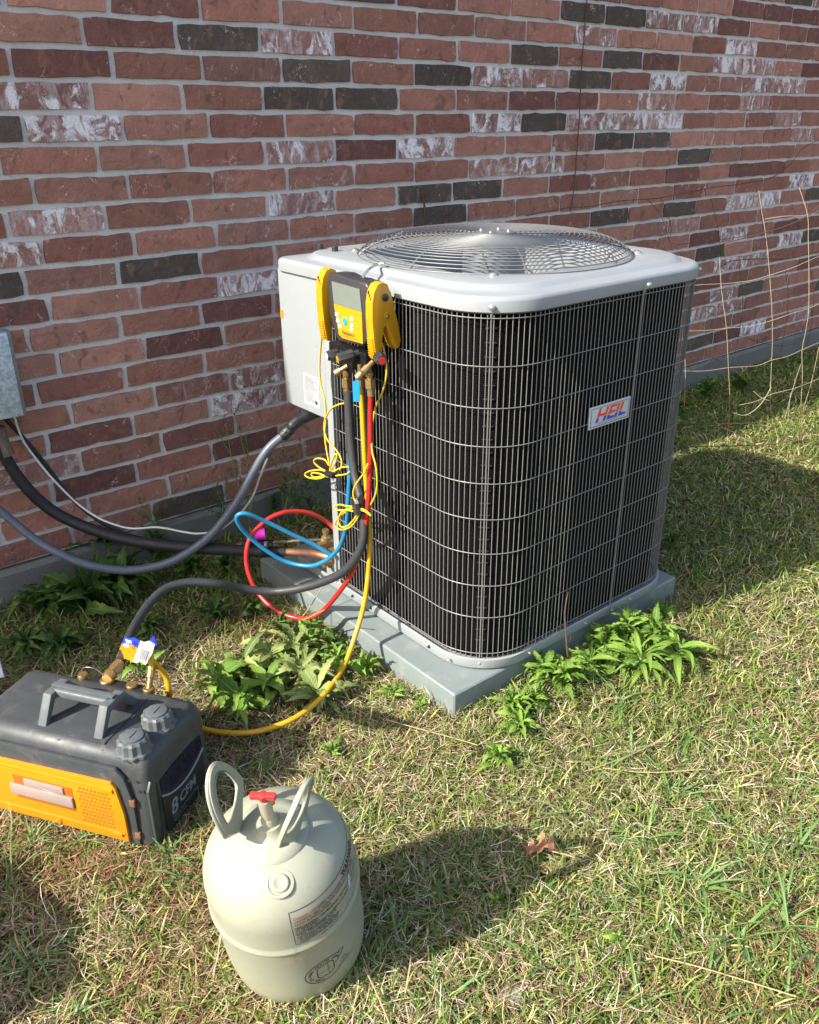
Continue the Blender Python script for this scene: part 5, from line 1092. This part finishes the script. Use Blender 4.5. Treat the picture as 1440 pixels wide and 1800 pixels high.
for i, (x, y, n_, l_, lb) in enumerate(((1010, 1440, 12, .08, 'low tuft just above the dead oak leaf'), (1180, 1400, 14, .09, 'blue-green tuft in the middle of the sunny right lawn'), (1330, 1290, 12, .09, 'tuft near the right edge level with the pad corner'), (1210, 1300, 12, .08, 'small tuft right of the long straw stalks'), (1160, 1600, 16, .11, 'arching tuft below the dense blue-green tuft'), (1060, 1600, 12, .08, 'small tuft left of the arching tuft'), (1250, 1740, 14, .10, 'tuft near the bottom right of the photo'), (1120, 1760, 14, .09, 'tuft at the bottom centre right'), (780, 1760, 12, .08, 'short tuft at the bottom just right of the cylinder'), (1400, 1480, 14, .11, 'long bladed tuft at the right edge in mid lawn'), (760, 1560, 12, .07, 'tuft inside the cylinder shadow'), (850, 1480, 10, .07, 'tuft at the far end of the cylinder shadow'), (1380, 1780, 14, .12, 'long tuft in the bottom right corner'), (740, 1400, 9, .05, 'sparse tuft between the cylinder and the pad corner'), (650, 1330, 9, .05, 'sparse tuft in the brown thatch right of the cylinder lugs'))): tuft((x, y), n_, l_, lb, 300+i, .0055, el=(0, 38))
# long straw stalks in the lawn
for i, (ps, lb) in enumerate((([(680, 1265), (740, 1282), (800, 1298), (840, 1310)], 'pale straw stalk lying left of the pad corner'), ([(1010, 1362), (1060, 1345), (1120, 1322), (1180, 1290)], 'long pale straw stalk slanting across the sunny lawn'), ([(1060, 1350), (1140, 1358), (1240, 1352)], 'thin straw stalk lying flat across the lawn'), ([(640, 1700), (662, 1745), (685, 1800)], 'pale stalk running down from the cylinder foot'), ([(1150, 1680), (1230, 1700), (1330, 1730), (1400, 1752)], 'long straw stalk low at the right'))):
    MB().tube([P3(x, y, 'Z', .030+.004*(j % 2)) for j, (x, y) in enumerate(ps)], .0013, 5, smooth=4).build('straw_stalk', M['stemdry'], label=lb, cat='stalk')

# unseen bag added left of the frame to cast the lower left shadow
bag = empty('tool_bag', (-.60, -1.16, 0), label='dark canvas tool bag standing on the grass beyond the left edge', cat='bag')
MB().box((-.60, -1.15, .155), (.22, .36, .30), bev=.03, seg=3).build('bag_body', M['canvas'], bag)
MB().tube([(-.60, -1.27, .295), (-.60, -1.24, .36), (-.60, -1.16, .385), (-.60, -1.08, .36), (-.60, -1.05, .295)], .011, 8, smooth=5).build('handle', M['canvas'], bag)

# small pieces become sub-parts of the part they sit on (all parts of a thing share one local frame)
def centre(o):
    bb = [Vector(c) for c in o.bound_box]; return sum(bb, Vector())/8
def nest(root, kids, host):
    hs = [o for o in root.children if o.name.split('.')[0] == host]
    for o in [o for o in root.children if o.name.split('.')[0] in kids]:
        if hs: o.parent = min(hs, key=lambda h_: (centre(h_)-centre(o)).length)
nest(ga, ('knob_cap',), 'valve_knob'); nest(ga, ('button', 'round_button', 'lettering'), 'face_plate')
nest(ac, ('badge_border', 'lettering'), 'badge'); nest(ac, ('sticker_print',), 'data_sticker'); nest(ac, ('post_screw',), 'corner_post'); nest(ac, ('pan_screw',), 'base_pan'); nest(ac, ('rubber_plug', 'grille_bolt'), 'lid'); nest(ac, ('fan_blade',), 'fan_hub')
nest(pu, ('cap_disc', 'cap_tab'), 'oil_cap'); nest(pu, ('handle_screw', 'handle_grip', 'handle_bracket'), 'handle_base'); nest(pu, ('panel_ribs', 'vent_holes', 'window_recess', 'oil_window'), 'orange_panel'); nest(pu, ('lettering',), 'side_panel')
nest(tk, ('lug_lip', 'lug_flange'), 'carry_lug'); nest(tk, ('valve_handle', 'valve_outlet'), 'valve_stem')
nest(cr_, ('finger_ribs', 'moulded_slots', 'side_button', 'pivot_screw', 'pivot_boss'), 'clamp_jaws'); nest(cl_, ('finger_ribs', 'moulded_slots', 'side_button', 'pivot_screw', 'pivot_boss'), 'clamp_jaws')
nest(db, ('box_screw',), 'box_back')

# ================================================================ LAWN (stuff)
def fbm(x, y, s=0):
    return (np.sin(x*2.3+s+1.7*np.sin(y*1.9+s))+np.sin(y*3.1-s*2+1.3*np.sin(x*2.7))+.7*np.sin(x*7.1+y*5.3+s)+.5*np.sin(x*13.7-y*11.1+2*s)+.4*np.sin(x*29-y*23+s)+.4*np.sin(x*21+y*33-s))/4.0
def lawn():
    N0 = 1500000
    x = rng.uniform(-1.0, 9.0, N0); y = rng.uniform(-3.6, .0, N0)
    d = np.sqrt((x-CAM[0])**2+(y-CAM[1])**2+CAM[2]**2)
    dens = np.minimum(1, (1.75/d)**1.5)
    px_ = (x-CAM[0])*_r[0]+(y-CAM[1])*_r[1]-CAM[2]*_r[2]; pz = (x-CAM[0])*_f[0]+(y-CAM[1])*_f[1]-CAM[2]*_f[2]; py_ = (x-CAM[0])*_u[0]+(y-CAM[1])*_u[1]-CAM[2]*_u[2]
    U = 720+FPX*px_/np.maximum(pz, .05); V = 900-FPX*py_/np.maximum(pz, .05)
    vis = (U > -150) & (U < 1600) & (V > 0) & (V < 1950) & (pz > .1)
    keep = rng.uniform(0, 1, N0) < np.where(vis, dens, dens*.10)
    keep &= ~((x > .83) & (x < 1.70) & (y > -1.25) & (y < -.37)); keep &= ~(((x-.1945)**2+(y+1.5456)**2) < .075**2); keep &= y < -.015
    lx = (x-_mA[0])*MEX[0]+(y-_mA[1])*MEX[1]; ly = (x-_mA[0])*MEY[0]+(y-_mA[1])*MEY[1]; keep &= ~((lx > .01) & (lx < .21) & (ly > .01) & (ly < .41))
    x, y, d = x[keep], y[keep], d[keep]; n = len(x); print('blades', n)
    n1, n2 = fbm(x, y, 0), fbm(x*1.7, y*1.7, 5)
    strip_ = np.clip((y+.62)/.25, 0, 1)                     # strip along the wall in the eaves' shade, greener
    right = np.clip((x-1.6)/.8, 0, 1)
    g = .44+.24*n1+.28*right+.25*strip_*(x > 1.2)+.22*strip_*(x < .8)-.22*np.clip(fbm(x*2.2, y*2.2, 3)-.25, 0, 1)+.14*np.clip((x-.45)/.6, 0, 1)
    green = rng.uniform(0, 1, n) < np.clip(g, .08, .9)
    az = rng.uniform(0, 2*np.pi, n); sc_ = 1+.22*np.clip(d-1.8, 0, 6)
    ln = np.where(green, rng.gamma(5, .0052, n)+.009, rng.gamma(5, .0058, n)+.007)*(1+.1*n2); ln = np.clip(ln, .012, .085)
    wd = np.where(green, rng.uniform(.0014, .0034, n), rng.uniform(.0007, .0018, n))*sc_
    e0 = np.where(green, rng.uniform(R(8), R(65), n), rng.uniform(R(-6), R(30), n)); bend = np.where(green, rng.uniform(.1, 1.2, n), rng.uniform(-.4, .9, n))
    curl = rng.normal(0, .22, n); z0 = np.where(green, rng.uniform(.0, .008, n), rng.uniform(.002, .020, n))
    z0 = z0+.006*np.sin(3.1*x+1.3)*np.cos(2.7*y)+.004*np.sin(9*x-4*y)
    P_ = np.zeros((n, 7, 3), np.float32); p = np.stack([x, y, z0], 1); a = az.copy(); seg = ln/3
    for i in range(4):
        t = i/3; w_ = (wd*(1-.15*t) if i < 3 else 0)/2 if i < 3 else None
        s_ = np.stack([-np.sin(a), np.cos(a), rng.normal(0, .35, n)], 1)
        if i < 3: P_[:, 2*i] = p+s_*w_[:, None]; P_[:, 2*i+1] = p-s_*w_[:, None]
        else: P_[:, 6] = p
        el = e0-bend*t*1.3; p = p+np.stack([np.cos(a)*np.cos(el), np.sin(a)*np.cos(el), np.sin(el)], 1)*seg[:, None]; p[:, 2] = np.maximum(p[:, 2], .001); a = a+curl
    base = (np.arange(n)*7)[:, None]; q = (base+np.array([[0, 1, 3, 2, 2, 3, 5, 4]])).reshape(-1, 4); tr3 = base+np.array([[4, 5, 6]])
    loops = np.concatenate([q.ravel(), tr3.ravel()]).astype(np.int32); nq, nt_ = len(q), len(tr3)
    starts = np.concatenate([np.arange(nq)*4, nq*4+np.arange(nt_)*3]).astype(np.int32); 
    me = bpy.data.meshes.new('lawn'); me.vertices.add(n*7); me.vertices.foreach_set('co', P_.ravel()); me.loops.add(len(loops)); me.loops.foreach_set('vertex_index', loops)
    me.polygons.add(nq+nt_); me.polygons.foreach_set('loop_start', starts); me.update(calc_edges=True); me.validate()
    v = rng.uniform(0, 1, (n, 1)); u = rng.uniform(0, 1, (n, 1)); v2 = rng.uniform(.75, 1.25, (n, 1))
    gc = (np.array([[.085, .165, .025]])*(1-v)+np.array([[.235, .315, .060]])*v)*v2
    yl = np.array([[.50, .45, .17]]); gc = np.where(u < .16, yl*v2, gc)
    s1, s2, s3, s4 = np.array([[.60, .48, .30]]), np.array([[.43, .285, .18]]), np.array([[.80, .71, .55]]), np.array([[.20, .115, .075]])
    st = np.where(u < .36, s1, np.where(u < .66, s2, np.where(u < .80, s3, s4)))*v2
    pt = np.clip((fbm(x*1.6+3, y*1.6, 9)+fbm(x*4, y*4, 2)*.6-.15)*2.2, 0, 1)[:, None]; st = st*(1-pt)+st*np.array([[.72, .55, .50]])*pt; shade_dim = np.clip((strip_*(x < .9)), 0, 1)[:, None]; st = st*(1-.5*shade_dim)  # straw in the left wall strip darkened: shade put into its colour
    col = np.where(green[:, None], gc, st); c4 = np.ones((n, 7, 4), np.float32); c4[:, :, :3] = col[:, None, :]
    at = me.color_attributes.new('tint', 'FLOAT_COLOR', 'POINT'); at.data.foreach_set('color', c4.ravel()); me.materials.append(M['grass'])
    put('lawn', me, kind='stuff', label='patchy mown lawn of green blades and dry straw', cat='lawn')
lawn()
